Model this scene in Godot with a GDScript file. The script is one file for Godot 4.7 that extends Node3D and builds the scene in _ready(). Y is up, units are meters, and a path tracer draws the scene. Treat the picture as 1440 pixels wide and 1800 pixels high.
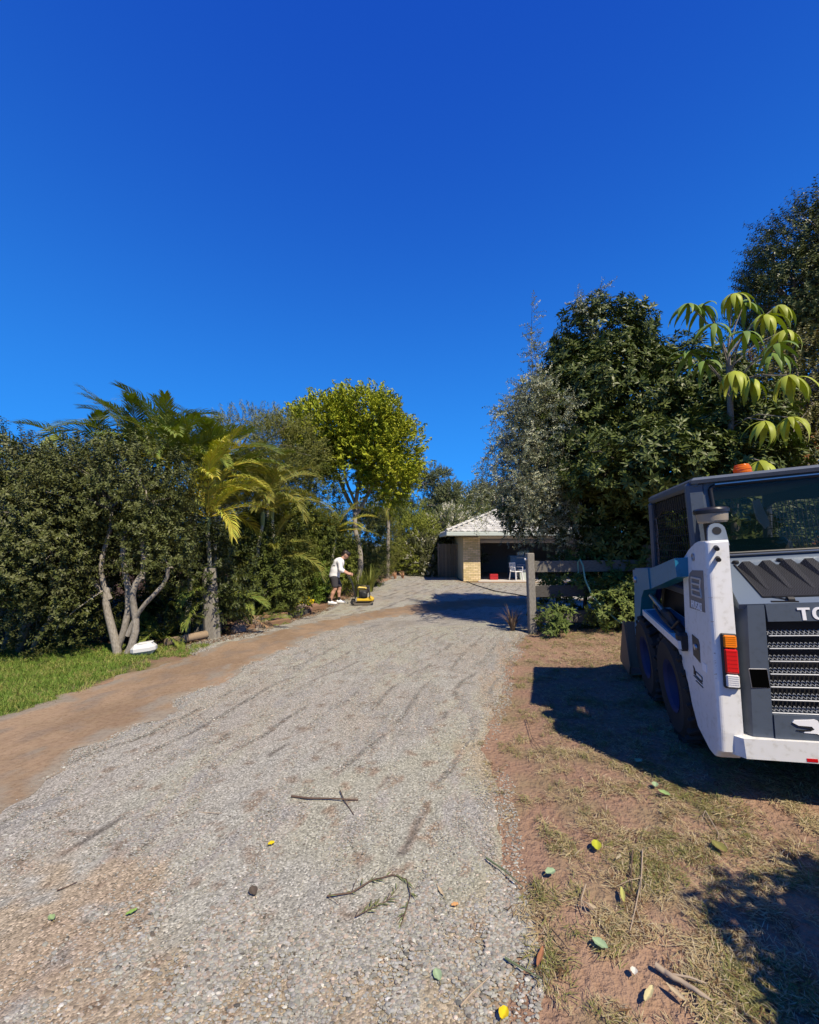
extends Node3D
# A gravel driveway between garden trees, a skid steer loader parked on the right verge, a garage at the far end.

class MB:
	# collects triangles; vertices shared by index shade smooth, others flat
	var v := PackedVector3Array()
	var c := PackedColorArray()
	var uv := PackedVector2Array()
	var ix := PackedInt32Array()
	var col := Color(1, 1, 1)
	func vert(p: Vector3) -> int:
		v.append(p); c.append(col); uv.append(Vector2(p.x, p.z)); return v.size() - 1
	func tri(a: Vector3, b: Vector3, d: Vector3):
		var i := vert(a); vert(b); vert(d)
		ix.append(i); ix.append(i + 1); ix.append(i + 2)
	func quad(a: Vector3, b: Vector3, d: Vector3, e: Vector3):
		var i := vert(a); vert(b); vert(d); vert(e)
		ix.append_array([i, i + 1, i + 2, i, i + 2, i + 3])
	func quad_out(a: Vector3, b: Vector3, d: Vector3, e: Vector3, mid: Vector3):
		if (d - a).cross(b - a).dot((a + d) * 0.5 - mid) >= 0.0: quad(a, b, d, e)
		else: quad(e, d, b, a)
	func tri_out(a: Vector3, b: Vector3, d: Vector3, mid: Vector3):
		if (d - a).cross(b - a).dot((a + b + d) / 3.0 - mid) >= 0.0: tri(a, b, d)
		else: tri(d, b, a)
	func box(t: Transform3D, s: Vector3, b := 0.0):
		var h := s * 0.5
		b = minf(b, minf(h.x, minf(h.y, h.z)) * 0.9)
		var m := t.origin
		var g = func(ax: int, sx: int, sy: int, sz: int) -> Vector3:
			var q := Vector3(sx * (h.x - (0.0 if ax == 0 else b)), sy * (h.y - (0.0 if ax == 1 else b)), sz * (h.z - (0.0 if ax == 2 else b)))
			return t * q
		for s1 in [-1, 1]:
			quad_out(g.call(0, s1, -1, -1), g.call(0, s1, 1, -1), g.call(0, s1, 1, 1), g.call(0, s1, -1, 1), m)
			quad_out(g.call(1, -1, s1, -1), g.call(1, 1, s1, -1), g.call(1, 1, s1, 1), g.call(1, -1, s1, 1), m)
			quad_out(g.call(2, -1, -1, s1), g.call(2, 1, -1, s1), g.call(2, 1, 1, s1), g.call(2, -1, 1, s1), m)
			if b <= 0.0: continue
			for s2 in [-1, 1]:
				quad_out(g.call(0, s1, s2, -1), g.call(0, s1, s2, 1), g.call(1, s1, s2, 1), g.call(1, s1, s2, -1), m)
				quad_out(g.call(0, s1, -1, s2), g.call(0, s1, 1, s2), g.call(2, s1, 1, s2), g.call(2, s1, -1, s2), m)
				quad_out(g.call(1, -1, s1, s2), g.call(1, 1, s1, s2), g.call(2, 1, s1, s2), g.call(2, -1, s1, s2), m)
				for s3 in [-1, 1]:
					tri_out(g.call(0, s1, s2, s3), g.call(1, s1, s2, s3), g.call(2, s1, s2, s3), m)
	func bx(at: Vector3, s: Vector3, b := 0.0, turn := Vector3.ZERO):
		box(Transform3D(Basis.from_euler(turn), at), s, b)
	func bar(a: Vector3, b: Vector3, w: float, h: float, bev := 0.0):
		var d := (b - a)
		var l := d.length()
		var up := Vector3.UP if absf(d.normalized().y) < 0.95 else Vector3.RIGHT
		var x := up.cross(d).normalized()
		var y := d.normalized().cross(x)
		box(Transform3D(Basis(x, y, d.normalized()), (a + b) * 0.5), Vector3(w, h, l), bev)
	func tube(pts: Array, radii: Array, sides := 8, cap := true):
		var n := pts.size()
		var rings := []
		var prev := Vector3.ZERO
		for k in n:
			var d: Vector3 = (pts[mini(k + 1, n - 1)] - pts[maxi(k - 1, 0)]).normalized()
			var x: Vector3
			if prev == Vector3.ZERO:
				x = (Vector3.UP if absf(d.y) < 0.9 else Vector3.RIGHT).cross(d).normalized()
			else:
				x = (prev - d * prev.dot(d)).normalized()
			prev = x
			var y := d.cross(x)
			var first := v.size()
			for j in sides:
				var a := TAU * j / sides
				vert(pts[k] + (x * cos(a) + y * sin(a)) * float(radii[k]))
			rings.append(first)
		for k in n - 1:
			for j in sides:
				var a: int = rings[k] + j
				var b: int = rings[k] + (j + 1) % sides
				var e: int = rings[k + 1] + j
				var g: int = rings[k + 1] + (j + 1) % sides
				ix.append_array([a, b, g, a, g, e])
		if cap:
			for k in [0, n - 1]:
				var i := vert(pts[k])
				var r: Array = []
				for j in sides: r.append(vert(v[rings[k] + j]))
				for j in sides:
					if k == 0: ix.append_array([i, r[(j + 1) % sides], r[j]])
					else: ix.append_array([i, r[j], r[(j + 1) % sides]])
	func lathe(at: Vector3, prof: Array, sides := 20, axis := Basis.IDENTITY):
		# prof: [radius, height] pairs, sharp between pairs, smooth around
		for k in prof.size() - 1:
			var a: Array = prof[k]
			var b: Array = prof[k + 1]
			var i := v.size()
			for j in sides:
				var t := TAU * j / sides
				vert(at + axis * Vector3(cos(t) * a[0], a[1], sin(t) * a[0]))
				vert(at + axis * Vector3(cos(t) * b[0], b[1], sin(t) * b[0]))
			for j in sides:
				var p := i + j * 2
				var q := i + ((j + 1) % sides) * 2
				ix.append_array([p, p + 1, q + 1, p, q + 1, q])
	func loft(rings: Array, cap := true):
		# rings of equal size, closed
		var m := Vector3.ZERO
		var cnt := 0
		for r in rings:
			for p in r:
				m += p; cnt += 1
		m /= cnt
		for k in rings.size() - 1:
			var n: int = rings[k].size()
			for j in n:
				quad_out(rings[k][j], rings[k][(j + 1) % n], rings[k + 1][(j + 1) % n], rings[k + 1][j], (rings[k][j] + rings[k][(j + n / 2) % n]) * 0.5)
		if cap:
			for r in [rings[0], rings[-1]]:
				for j in range(1, r.size() - 1): tri_out(r[0], r[j], r[j + 1], m)
	func prism(poly: PackedVector2Array, t: Transform3D, depth: float):
		# polygon in t's xy plane, from z=-depth/2 to depth/2
		var tr := Geometry2D.triangulate_polygon(poly)
		var n := poly.size()
		for s in [-1, 1]:
			for k in range(0, tr.size(), 3):
				var p := []
				for e in 3:
					var q := poly[tr[k + e]]
					p.append(t * Vector3(q.x, q.y, s * depth * 0.5))
				tri_out(p[0], p[1], p[2], (p[0] + p[1] + p[2]) / 3.0 - t.basis.z * s)
		var cw := Geometry2D.is_polygon_clockwise(poly)
		for k in n:
			var a := poly[k]
			var b := poly[(k + 1) % n]
			var nn := Vector2(b.y - a.y, a.x - b.x) * (-1.0 if cw else 1.0)
			var mid := t * Vector3((a.x + b.x) * 0.5 - nn.x, (a.y + b.y) * 0.5 - nn.y, 0)
			quad_out(t * Vector3(a.x, a.y, -depth * 0.5), t * Vector3(b.x, b.y, -depth * 0.5), t * Vector3(b.x, b.y, depth * 0.5), t * Vector3(a.x, a.y, depth * 0.5), mid)
	func leaf(base: Vector3, dir: Vector3, up: Vector3, l: float, w: float, fold := 0.25, bend := 0.15):
		var side := dir.cross(up).normalized()
		var n := side.cross(dir).normalized()
		var a := vert(base)
		var m := vert(base + dir * l * 0.5 - n * w * fold)
		var p := vert(base + dir * l * 0.42 + side * w * 0.5)
		var q := vert(base + dir * l * 0.42 - side * w * 0.5)
		var t := vert(base + dir * l - n * l * bend)
		ix.append_array([a, p, m, a, m, q, m, p, t, m, t, q])
	func mesh() -> ArrayMesh:
		var nn := PackedVector3Array()
		nn.resize(v.size())
		for k in range(0, ix.size(), 3):
			var a := ix[k]
			var b := ix[k + 1]
			var d := ix[k + 2]
			var q := (v[d] - v[a]).cross(v[b] - v[a])
			nn[a] += q; nn[b] += q; nn[d] += q
		for k in nn.size(): nn[k] = nn[k].normalized()
		var arr := []
		arr.resize(Mesh.ARRAY_MAX)
		arr[Mesh.ARRAY_VERTEX] = v
		arr[Mesh.ARRAY_NORMAL] = nn
		arr[Mesh.ARRAY_COLOR] = c
		arr[Mesh.ARRAY_TEX_UV] = uv
		arr[Mesh.ARRAY_INDEX] = ix
		var m := ArrayMesh.new()
		m.add_surface_from_arrays(Mesh.PRIMITIVE_TRIANGLES, arr)
		return m

class Scatter:
	var buf := PackedFloat32Array()
	var n := 0
	func add(t: Transform3D, k: Color):
		if (n + 1) * 16 > buf.size(): buf.resize(maxi(4096, buf.size() * 2))
		var o := n * 16
		var b := t.basis
		buf[o] = b.x.x; buf[o + 1] = b.y.x; buf[o + 2] = b.z.x; buf[o + 3] = t.origin.x
		buf[o + 4] = b.x.y; buf[o + 5] = b.y.y; buf[o + 6] = b.z.y; buf[o + 7] = t.origin.y
		buf[o + 8] = b.x.z; buf[o + 9] = b.y.z; buf[o + 10] = b.z.z; buf[o + 11] = t.origin.z
		buf[o + 12] = k.r; buf[o + 13] = k.g; buf[o + 14] = k.b; buf[o + 15] = 1.0
		n += 1
	func node(called: String, mesh: Mesh, m: Material) -> MultiMeshInstance3D:
		var mm := MultiMesh.new()
		mm.transform_format = MultiMesh.TRANSFORM_3D
		mm.use_colors = true
		mm.mesh = mesh
		mm.instance_count = n
		buf.resize(n * 16)
		mm.buffer = buf
		var o := MultiMeshInstance3D.new()
		o.name = called
		o.multimesh = mm
		o.material_override = m
		return o

var rng := RandomNumberGenerator.new()
var noise := FastNoiseLite.new()
var fine := FastNoiseLite.new()
var M := {}
var taken := {}

func rf(a: float, b: float) -> float: return rng.randf_range(a, b)
func rdir() -> Vector3:
	var z := rf(-1, 1)
	var a := rf(0, TAU)
	var r := sqrt(1 - z * z)
	return Vector3(r * cos(a), z, r * sin(a))
func mixc(a: Color, b: Color, t: float) -> Color: return a.lerp(b, clampf(t, 0, 1))
func ss(a: float, b: float, x: float) -> float: return smoothstep(a, b, x)
func numbered(called: String) -> String:
	if not taken.has(called):
		taken[called] = 0
		return called
	taken[called] += 1
	return "%s_%03d" % [called, taken[called]]
func thing(called: String, label: String, category: String, at := Vector3.ZERO, turn := 0.0, group := "") -> Node3D:
	var o := Node3D.new()
	o.name = numbered(called)
	add_child(o, true)
	o.position = at
	o.rotation.y = turn
	tag(o, label, category, group)
	return o
func tag(o: Node, label: String, category: String, group := ""):
	o.set_meta("label", label)
	o.set_meta("category", category)
	if group != "": o.set_meta("group", group)
func obj(called: String, mb, m: Material, parent: Node = null) -> MeshInstance3D:
	var o := MeshInstance3D.new()
	o.mesh = mb.mesh() if mb is MB else mb
	o.material_override = m
	if parent == null:
		o.name = numbered(called)
		add_child(o, true)
	else:
		o.name = called
		parent.add_child(o, true)
	return o
func structure(o: Node) -> Node:
	o.set_meta("kind", "structure")
	return o
func stuff(o: Node) -> Node:
	o.set_meta("kind", "stuff")
	return o
func lin(r: float, g: float, b: float) -> Color: return Color(r, g, b).linear_to_srgb()
func mat(key: String, r: float, g: float, b: float, rough := 0.8, metal := 0.0) -> StandardMaterial3D:
	var m := StandardMaterial3D.new()
	m.resource_name = key
	m.albedo_color = lin(r, g, b)
	m.roughness = rough
	m.metallic = metal
	M[key] = m
	return m
func leafmat(key: String, rough: float, back: Color, spec := 0.5) -> StandardMaterial3D:
	var m := StandardMaterial3D.new()
	m.resource_name = key
	m.vertex_color_use_as_albedo = true
	m.roughness = rough
	m.metallic_specular = spec
	m.cull_mode = BaseMaterial3D.CULL_DISABLED
	if back.r + back.g + back.b > 0:
		m.backlight_enabled = true
		m.backlight = back
	M[key] = m
	return m

# ---- computed textures ----
func tex_from(f: FastNoiseLite, size: int, ramp: Array, f2: FastNoiseLite = null, amount := 0.0) -> ImageTexture:
	# ramp: linear colours over the noise's range
	var im := f.get_seamless_image(size, size, false, false, 0.12)
	var d := im.get_data()
	var d2 := PackedByteArray()
	if f2: d2 = f2.get_seamless_image(size, size, false, false, 0.12).get_data()
	var out := PackedByteArray()
	out.resize(size * size * 3)
	var lut := []
	for k in 256:
		var t := k / 255.0 * (ramp.size() - 1)
		var i := mini(int(t), ramp.size() - 2)
		lut.append((ramp[i] as Color).lerp(ramp[i + 1], t - i))
	for k in size * size:
		var q: Color = lut[d[k]]
		var s := 1.0
		if f2: s = 1.0 + amount * (d2[k] / 127.5 - 1.0)
		var e := Color(q.r * s, q.g * s, q.b * s).linear_to_srgb()
		out[k * 3] = clampi(int(e.r * 255), 0, 255)
		out[k * 3 + 1] = clampi(int(e.g * 255), 0, 255)
		out[k * 3 + 2] = clampi(int(e.b * 255), 0, 255)
	var r := Image.create_from_data(size, size, false, Image.FORMAT_RGB8, out)
	return ImageTexture.create_from_image(r)
func gray_from(f: FastNoiseLite, size: int, normalize := true) -> ImageTexture:
	return ImageTexture.create_from_image(f.get_seamless_image(size, size, false, false, 0.12, normalize))
func fnl(kind: int, freq: float, seed_: int, octaves := 3) -> FastNoiseLite:
	var f := FastNoiseLite.new()
	f.noise_type = kind
	f.frequency = freq
	f.seed = seed_
	f.fractal_octaves = octaves
	if octaves <= 1: f.fractal_type = FastNoiseLite.FRACTAL_NONE
	return f

# ---- terrain ----
func gh(x: float, z: float) -> float:
	var base := -0.15 * ss(6.0, 11.0, -z)
	var bank := 0.153 + 0.0715 * (x - 2.559) + 0.0233 * (z + 2.308)
	bank = minf(bank, 0.5) * (1.0 - ss(9.0, 13.0, -z))
	bank = 0.5 * (bank + sqrt(bank * bank + 0.0004)) - 0.003
	var left := 0.18 * ss(4.6, 8.0, -x) * ss(5.5, 8.0, -z)
	return base + bank + left + 0.006 * noise.get_noise_2d(x * 120.0, z * 120.0) * ss(0.2, 1.2, absf(x - 1.8) + 0.2)
func lerp_table(t: Array, k: float) -> float:
	if k >= t[0][0]: return t[0][1]
	for i in range(1, t.size()):
		if k >= t[i][0]:
			var u: float = (k - t[i][0]) / (t[i - 1][0] - t[i][0])
			return lerpf(t[i][1], t[i - 1][1], u)
	return t[-1][1]
const EDGE_RIGHT := [[0.5, 0.24], [-1.57, 0.34], [-2.3, 0.5], [-3.17, 0.56], [-4.9, 1.02], [-6.3, 1.55], [-7.8, 2.0], [-8.7, 2.75], [-9.4, 5.0], [-10.0, 9.5], [-19.2, 9.5], [-19.3, 2.6], [-24.0, 2.5]]
const EDGE_LEFT := [[0.5, -3.3], [-2.0, -3.2], [-3.8, -3.0], [-6.0, -2.9], [-7.0, -3.3], [-8.5, -3.05], [-10.0, -2.75], [-12.5, -2.3], [-16.0, -1.7], [-22.0, -0.95], [-24.0, -0.9]]
func drive_right(z: float) -> float: return lerp_table(EDGE_RIGHT, z) + 0.10 * noise.get_noise_2d(z * 60.0, 40.0) + 0.045 * fine.get_noise_2d(z * 90.0, 7.0)
func drive_left(z: float) -> float: return lerp_table(EDGE_LEFT, z) + 0.15 * noise.get_noise_2d(z * 50.0, 90.0) + 0.05 * fine.get_noise_2d(z * 80.0, 17.0)
func on_track(x: float, z: float) -> float:
	# distance inside the dirt track, in metres; negative outside
	var best := -99.0
	for k in TRACK.size() - 1:
		var a := Vector2(TRACK[k][0], TRACK[k][1])
		var b := Vector2(TRACK[k + 1][0], TRACK[k + 1][1])
		var u := clampf((Vector2(x, z) - a).dot(b - a) / (b - a).length_squared(), 0, 1)
		best = maxf(best, lerpf(TRACK[k][2], TRACK[k + 1][2], u) - Vector2(x, z).distance_to(a.lerp(b, u)))
	return best
const TRACK := [[-4.0, 1.0, 1.2], [-3.75, -1.5, 1.1], [-3.5, -2.6, 0.9], [-3.2, -3.8, 0.72], [-2.7, -6.2, 0.62], [-2.1, -8.3, 0.5], [-1.2, -10.1, 0.5], [-0.2, -11.3, 0.55], [1.4, -12.4, 0.75], [3.2, -13.0, 0.8], [5.2, -13.2, 0.5], [6.0, -13.2, 0.2]]

# ---- foliage ----
func twig(n: int, stem: float, l: float, w: float, kind: String, seed_: int, stemcol := Color(0.5, 0.42, 0.3)) -> ArrayMesh:
	var r := RandomNumberGenerator.new()
	r.seed = seed_
	var b := MB.new()
	b.col = stemcol
	b.tube([Vector3.ZERO, Vector3(0.02 * stem, stem * 0.5, 0), Vector3(0, stem, 0.03 * stem)], [w * 0.09, w * 0.07, w * 0.04], 3, false)
	for k in n:
		var a := k * 2.4 + r.randf_range(-0.4, 0.4)
		var h := stem * (0.15 + 0.85 * (k + 0.5) / n)
		var out := Vector3(cos(a), 0, sin(a))
		var d := (out + Vector3.UP * r.randf_range(0.1, 0.7)).normalized()
		if kind == "whorl":
			h = stem * (0.55 + 0.45 * (k + 0.5) / n)
			d = (out + Vector3.UP * r.randf_range(-0.1, 1.0)).normalized()
		elif kind == "droop":
			d = (out + Vector3.DOWN * r.randf_range(0.2, 1.6)).normalized()
		elif kind == "flat":
			d = (out + Vector3.UP * r.randf_range(-0.2, 0.25)).normalized()
		var s := r.randf_range(0.7, 1.2)
		var g := r.randf_range(0.72, 1.2)
		b.col = Color(g * r.randf_range(0.92, 1.1), g, g * r.randf_range(0.8, 1.1))
		var up := (Vector3.UP + Vector3(r.randf_range(-0.7, 0.7), 0, r.randf_range(-0.7, 0.7))).normalized()
		if absf(up.dot(d)) > 0.95: up = out
		b.leaf(Vector3(0, h, 0), d, up, l * s, w * s, r.randf_range(0.1, 0.35), r.randf_range(0.0, 0.3))
	return b.mesh()

func limb(b: MB, a: Vector3, e: Vector3, r0: float, r1: float, wob := 0.08, sides := 6, steps := 5):
	var pts := []
	var rr := []
	var l := a.distance_to(e)
	var w1 := Vector3(rf(-1, 1), rf(-0.3, 0.3), rf(-1, 1)) * wob * l
	var w2 := Vector3(rf(-1, 1), rf(-0.3, 0.3), rf(-1, 1)) * wob * l * 0.5
	for k in steps + 1:
		var t := float(k) / steps
		var p := a.lerp(e, t) + w1 * sin(t * PI) + w2 * sin(t * TAU) + w2.cross(Vector3.UP) * sin(t * PI * 3.0) * 0.4
		p.y += sin(t * PI) * l * 0.05
		pts.append(p)
		rr.append(lerpf(r0, r1, t))
	b.tube(pts, rr, sides, false)
	return pts

# lobes: [centre, radii, clusters]; every cluster is a tuft of twigs; returns the cluster centres
func crown(lobes: Array, per: int, spread: float, s: Scatter, c0: Color, c1: Color, scale: float, up_bias := 0.5, shell := 0.62, tip := Color(0, 0, 0), tip_share := 0.0) -> Array:
	var spots := []
	for L in lobes:
		var ce: Vector3 = L[0]
		var ra: Vector3 = L[1]
		for k in int(L[2]):
			var d := rdir()
			var q := pow(rng.randf(), 0.4)
			var p: Vector3 = ce + d * ra * lerpf(shell, 1.04, q)
			if q < 0.12: p = ce + d * ra * rf(0.2, shell)
			p += Vector3(rf(-1, 1), rf(-1, 1), rf(-1, 1)) * spread * 0.4
			spots.append(p)
			var cc := mixc(c0, c1, rng.randf())
			for j in per:
				var off := rdir() * spread * pow(rng.randf(), 0.45)
				var g := (d * 0.8 + off / spread * 0.8 + Vector3.UP * up_bias + rdir() * 0.5).normalized()
				var x := g.cross(rdir()).normalized()
				var sc := scale * rf(0.7, 1.25)
				var col := mixc(cc, mixc(c0, c1, rng.randf()), 0.5)
				if rng.randf() < tip_share: col = tip
				s.add(Transform3D(Basis(x, g, x.cross(g)).scaled(Vector3.ONE * sc), p + off), col)
	return spots

func tree(called: String, label: String, category: String, group: String, base: Vector3, lobes: Array, opt: Dictionary) -> Node3D:
	var t := thing(called, label, category, base, 0, group)
	var s := Scatter.new()
	var spots := crown(lobes, opt.per, opt.spread, s, opt.c0, opt.c1, opt.get("scale", 1.0), opt.get("up", 0.5), opt.get("shell", 0.62), opt.get("tip", Color()), opt.get("tip_share", 0.0))
	var b := MB.new()
	var r: float = opt.get("r", 0.12)
	for stem in opt.get("stems", [[Vector3.ZERO, lobes[0][0]]]):
		limb(b, stem[0] - Vector3(0, 0.08, 0), stem[1], stem[2] if stem.size() > 2 else r, (stem[2] if stem.size() > 2 else r) * 0.72, opt.get("wob", 0.08), 8, 7)
	var tops := []
	for stem in opt.get("stems", [[Vector3.ZERO, lobes[0][0]]]): tops.append(stem[1])
	var each := int(opt.get("each", 3))
	for k in range(0, spots.size(), each):
		var near: Vector3 = tops[0]
		for q in tops:
			if q.distance_to(spots[k]) < near.distance_to(spots[k]): near = q
		limb(b, near + (spots[k] - near) * 0.05, spots[k], r * 0.22, r * 0.06, 0.18, 4, 4)
	obj("trunk", b, opt.bark, t)
	var o := s.node("crown", opt.twig, opt.leaf)
	t.add_child(o, true)
	stuff(o)
	return t

func frond_mesh(l: float, droop: float, lw: float, ll: float, n: int, hang: float, c: Color, seed_: int, vee := 0.35) -> ArrayMesh:
	# starts at the origin, grows along +z and curves down; leaflets in two rows
	var r := RandomNumberGenerator.new()
	r.seed = seed_
	var b := MB.new()
	b.col = Color(c.r * 1.5, c.g * 1.15, c.b * 1.0)
	var pts := []
	var rr := []
	var p := Vector3.ZERO
	var ang := 0.0
	var steps := 14
	for k in steps + 1:
		pts.append(p)
		rr.append(lerpf(0.013, 0.003, float(k) / steps))
		ang += droop / steps * (0.35 + 1.3 * k / steps)
		p += Vector3(0, -sin(ang), cos(ang)) * l / steps
	b.tube(pts, rr, 4, false)
	for k in n:
		var t := 0.16 + 0.84 * float(k) / n
		var q := t * steps
		var i := mini(int(q), steps - 1)
		var at: Vector3 = pts[i].lerp(pts[i + 1], q - i)
		var dir: Vector3 = (pts[i + 1] - pts[i]).normalized()
		var nrm := Vector3.RIGHT.cross(dir).normalized() * -1.0
		var long := ll * (0.35 + 0.65 * sin(minf(1.0, (t - 0.1) * 1.5) * PI * 0.5)) * (1.0 - 0.62 * pow(t, 3.0)) * r.randf_range(0.85, 1.1)
		for s in [-1, 1]:
			var g := r.randf_range(0.75, 1.2)
			b.col = Color(c.r * g * r.randf_range(0.9, 1.25), c.g * g, c.b * g)
			var d: Vector3 = (Vector3.RIGHT * s * (1.0 - 0.55 * t) + dir * (0.35 + 0.8 * t) + nrm * vee * r.randf_range(0.4, 1.3)).normalized()
			var m: Vector3 = at + d * long * 0.5
			var e: Vector3 = at + d * long * 0.8 + Vector3.DOWN * long * hang * r.randf_range(0.5, 1.2)
			var w := d.cross(nrm).normalized() * lw * 0.5
			var ia := b.vert(at - w * 0.5)
			var ib := b.vert(at + w * 0.5)
			var ic := b.vert(m - w)
			var id := b.vert(m + w)
			var ie := b.vert(e)
			b.ix.append_array([ia, ib, id, ia, id, ic, ic, id, ie])
	return b.mesh()

func palm(label: String, at: Vector3, h: float, n: int, meshes: Array, s: float, group: String, r := 0.05, lean := 0.1, called := "cane_palm", elev := Vector2(0.25, 1.35), bark := "palm_bark") -> Node3D:
	var t := thing(called, label, "palm", at, 0, group)
	var top := Vector3(rf(-lean, lean) * h, h, rf(-lean, lean) * h)
	if h > 0.25:
		var b := MB.new()
		var pts := []
		var rr := []
		for k in 13:
			var u := k / 12.0
			pts.append(Vector3(top.x * u * u, h * u - 0.05, top.z * u * u))
			rr.append(r * lerpf(1.25, 0.85, u) * (1.12 if k % 2 == 0 else 1.0))
		b.tube(pts, rr, 8, false)
		obj("trunk", b, M[bark], t)
		var cs := MB.new()
		cs.tube([top - Vector3(0, 0.1, 0), top + Vector3(0, 0.18, 0) * s, top + Vector3(0, 0.4, 0) * s], [r * 0.9, r * 1.25, r * 0.4], 8, true)
		obj("crownshaft", cs, M.crownshaft, t)
	var a0 := rf(0, TAU)
	for k in n:
		var a := a0 + k * 2.39996 + rf(-0.25, 0.25)
		var e := lerpf(elev.y, elev.x, float(k) / maxf(1, n - 1)) + rf(-0.15, 0.15)
		var bs := Basis(Vector3.UP, a) * Basis(Vector3.RIGHT, -e) * Basis(Vector3.BACK, rf(-0.5, 0.5))
		var o := obj("frond", meshes[rng.randi() % meshes.size()], M.frond, t)
		o.transform = Transform3D(bs.scaled(Vector3.ONE * s * rf(0.85, 1.12)), top + Vector3(0, 0.25 * s, 0) * (1.0 if h > 0.25 else 0.0))
	return t

func strap_mesh(n: int, l: float, w: float, c0: Color, c1: Color, seed_: int, spread := 0.9) -> ArrayMesh:
	# a clump of long arching blades
	var r := RandomNumberGenerator.new()
	r.seed = seed_
	var b := MB.new()
	for k in n:
		b.col = c0.lerp(c1, r.randf())
		var a := r.randf() * TAU
		var out := Vector3(cos(a), 0, sin(a))
		var side := Vector3(-sin(a), 0, cos(a))
		var e := r.randf_range(0.2, spread)
		var q := l * r.randf_range(0.6, 1.1)
		var p := out * r.randf() * l * 0.08
		var last := []
		var ww := w * r.randf_range(0.7, 1.1)
		for j in 5:
			var u := j / 4.0
			var wj := ww * (1.0 - pow(u, 2.2)) * 0.5 + 0.0004
			var i0 := b.vert(p - side * wj)
			var i1 := b.vert(p + side * wj)
			if last.size(): b.ix.append_array([last[0], last[1], i1, last[0], i1, i0])
			last = [i0, i1]
			var th := e * (0.35 + 1.5 * u)
			p += (out * sin(th) + Vector3.UP * cos(th)) * q / 4.0
	return b.mesh()

# ---- smooth figures: capsules joined by a smooth minimum, meshed as surface nets ----
func sdf(p: Vector3, bones: Array, k: float) -> float:
	var d := 9.0
	for b in bones:
		var a: Vector3 = b[0]
		var ab: Vector3 = b[1] - a
		var h := clampf((p - a).dot(ab) / maxf(ab.length_squared(), 1e-9), 0, 1)
		var q := (p - a - ab * h)
		if b.size() > 4: q *= b[4]
		var e := q.length() - lerpf(b[2], b[3], h)
		var m := maxf(k - absf(d - e), 0.0) / k
		d = minf(d, e) - m * m * k * 0.25
	return d
func nets(b: MB, bones: Array, cell: float, k: float, cut = null):
	var lo := Vector3(9, 9, 9)
	var hi := -lo
	for q in bones:
		var r: float = maxf(q[2], q[3]) * 1.5 + cell * 2
		for e in 2:
			lo = lo.min(q[e] - Vector3.ONE * r)
			hi = hi.max(q[e] + Vector3.ONE * r)
	var nx := int((hi.x - lo.x) / cell) + 2
	var ny := int((hi.y - lo.y) / cell) + 2
	var nz := int((hi.z - lo.z) / cell) + 2
	var f := PackedFloat32Array()
	f.resize(nx * ny * nz)
	for z in nz:
		for y in ny:
			for x in nx:
				var p := lo + Vector3(x, y, z) * cell
				var e := sdf(p, bones, k)
				if cut != null: e = maxf(e, cut.call(p))
				f[(z * ny + y) * nx + x] = e
	var id := {}
	var offs := [0, 1, nx, nx + 1, nx * ny, nx * ny + 1, nx * ny + nx, nx * ny + nx + 1]
	var cn := [Vector3(0, 0, 0), Vector3(1, 0, 0), Vector3(0, 1, 0), Vector3(1, 1, 0), Vector3(0, 0, 1), Vector3(1, 0, 1), Vector3(0, 1, 1), Vector3(1, 1, 1)]
	var ed := [[0, 1], [2, 3], [4, 5], [6, 7], [0, 2], [1, 3], [4, 6], [5, 7], [0, 4], [1, 5], [2, 6], [3, 7]]
	for z in nz - 1:
		for y in ny - 1:
			for x in nx - 1:
				var i := (z * ny + y) * nx + x
				var c0 := 0
				for o in offs:
					if f[i + o] < 0: c0 += 1
				if c0 == 0 or c0 == 8: continue
				var s := Vector3.ZERO
				var cnt := 0
				for e in ed:
					var a := f[i + offs[e[0]]]
					var d := f[i + offs[e[1]]]
					if (a < 0) != (d < 0):
						s += cn[e[0]].lerp(cn[e[1]], a / (a - d))
						cnt += 1
				id[i] = b.vert(lo + (Vector3(x, y, z) + s / cnt) * cell)
	var st := [1, nx, nx * ny]
	for i in id.keys():
		for ax in 3:
			var u: int = st[(ax + 1) % 3]
			var w: int = st[(ax + 2) % 3]
			var a := f[i]
			var d := f[i + st[ax]]
			if (a < 0) == (d < 0): continue
			if not (id.has(i - u) and id.has(i - w) and id.has(i - u - w)): continue
			var q := [id[i], id[i - u], id[i - u - w], id[i - w]]
			if a < 0: b.ix.append_array([q[0], q[1], q[2], q[0], q[2], q[3]])
			else: b.ix.append_array([q[0], q[2], q[1], q[0], q[3], q[2]])

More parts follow.
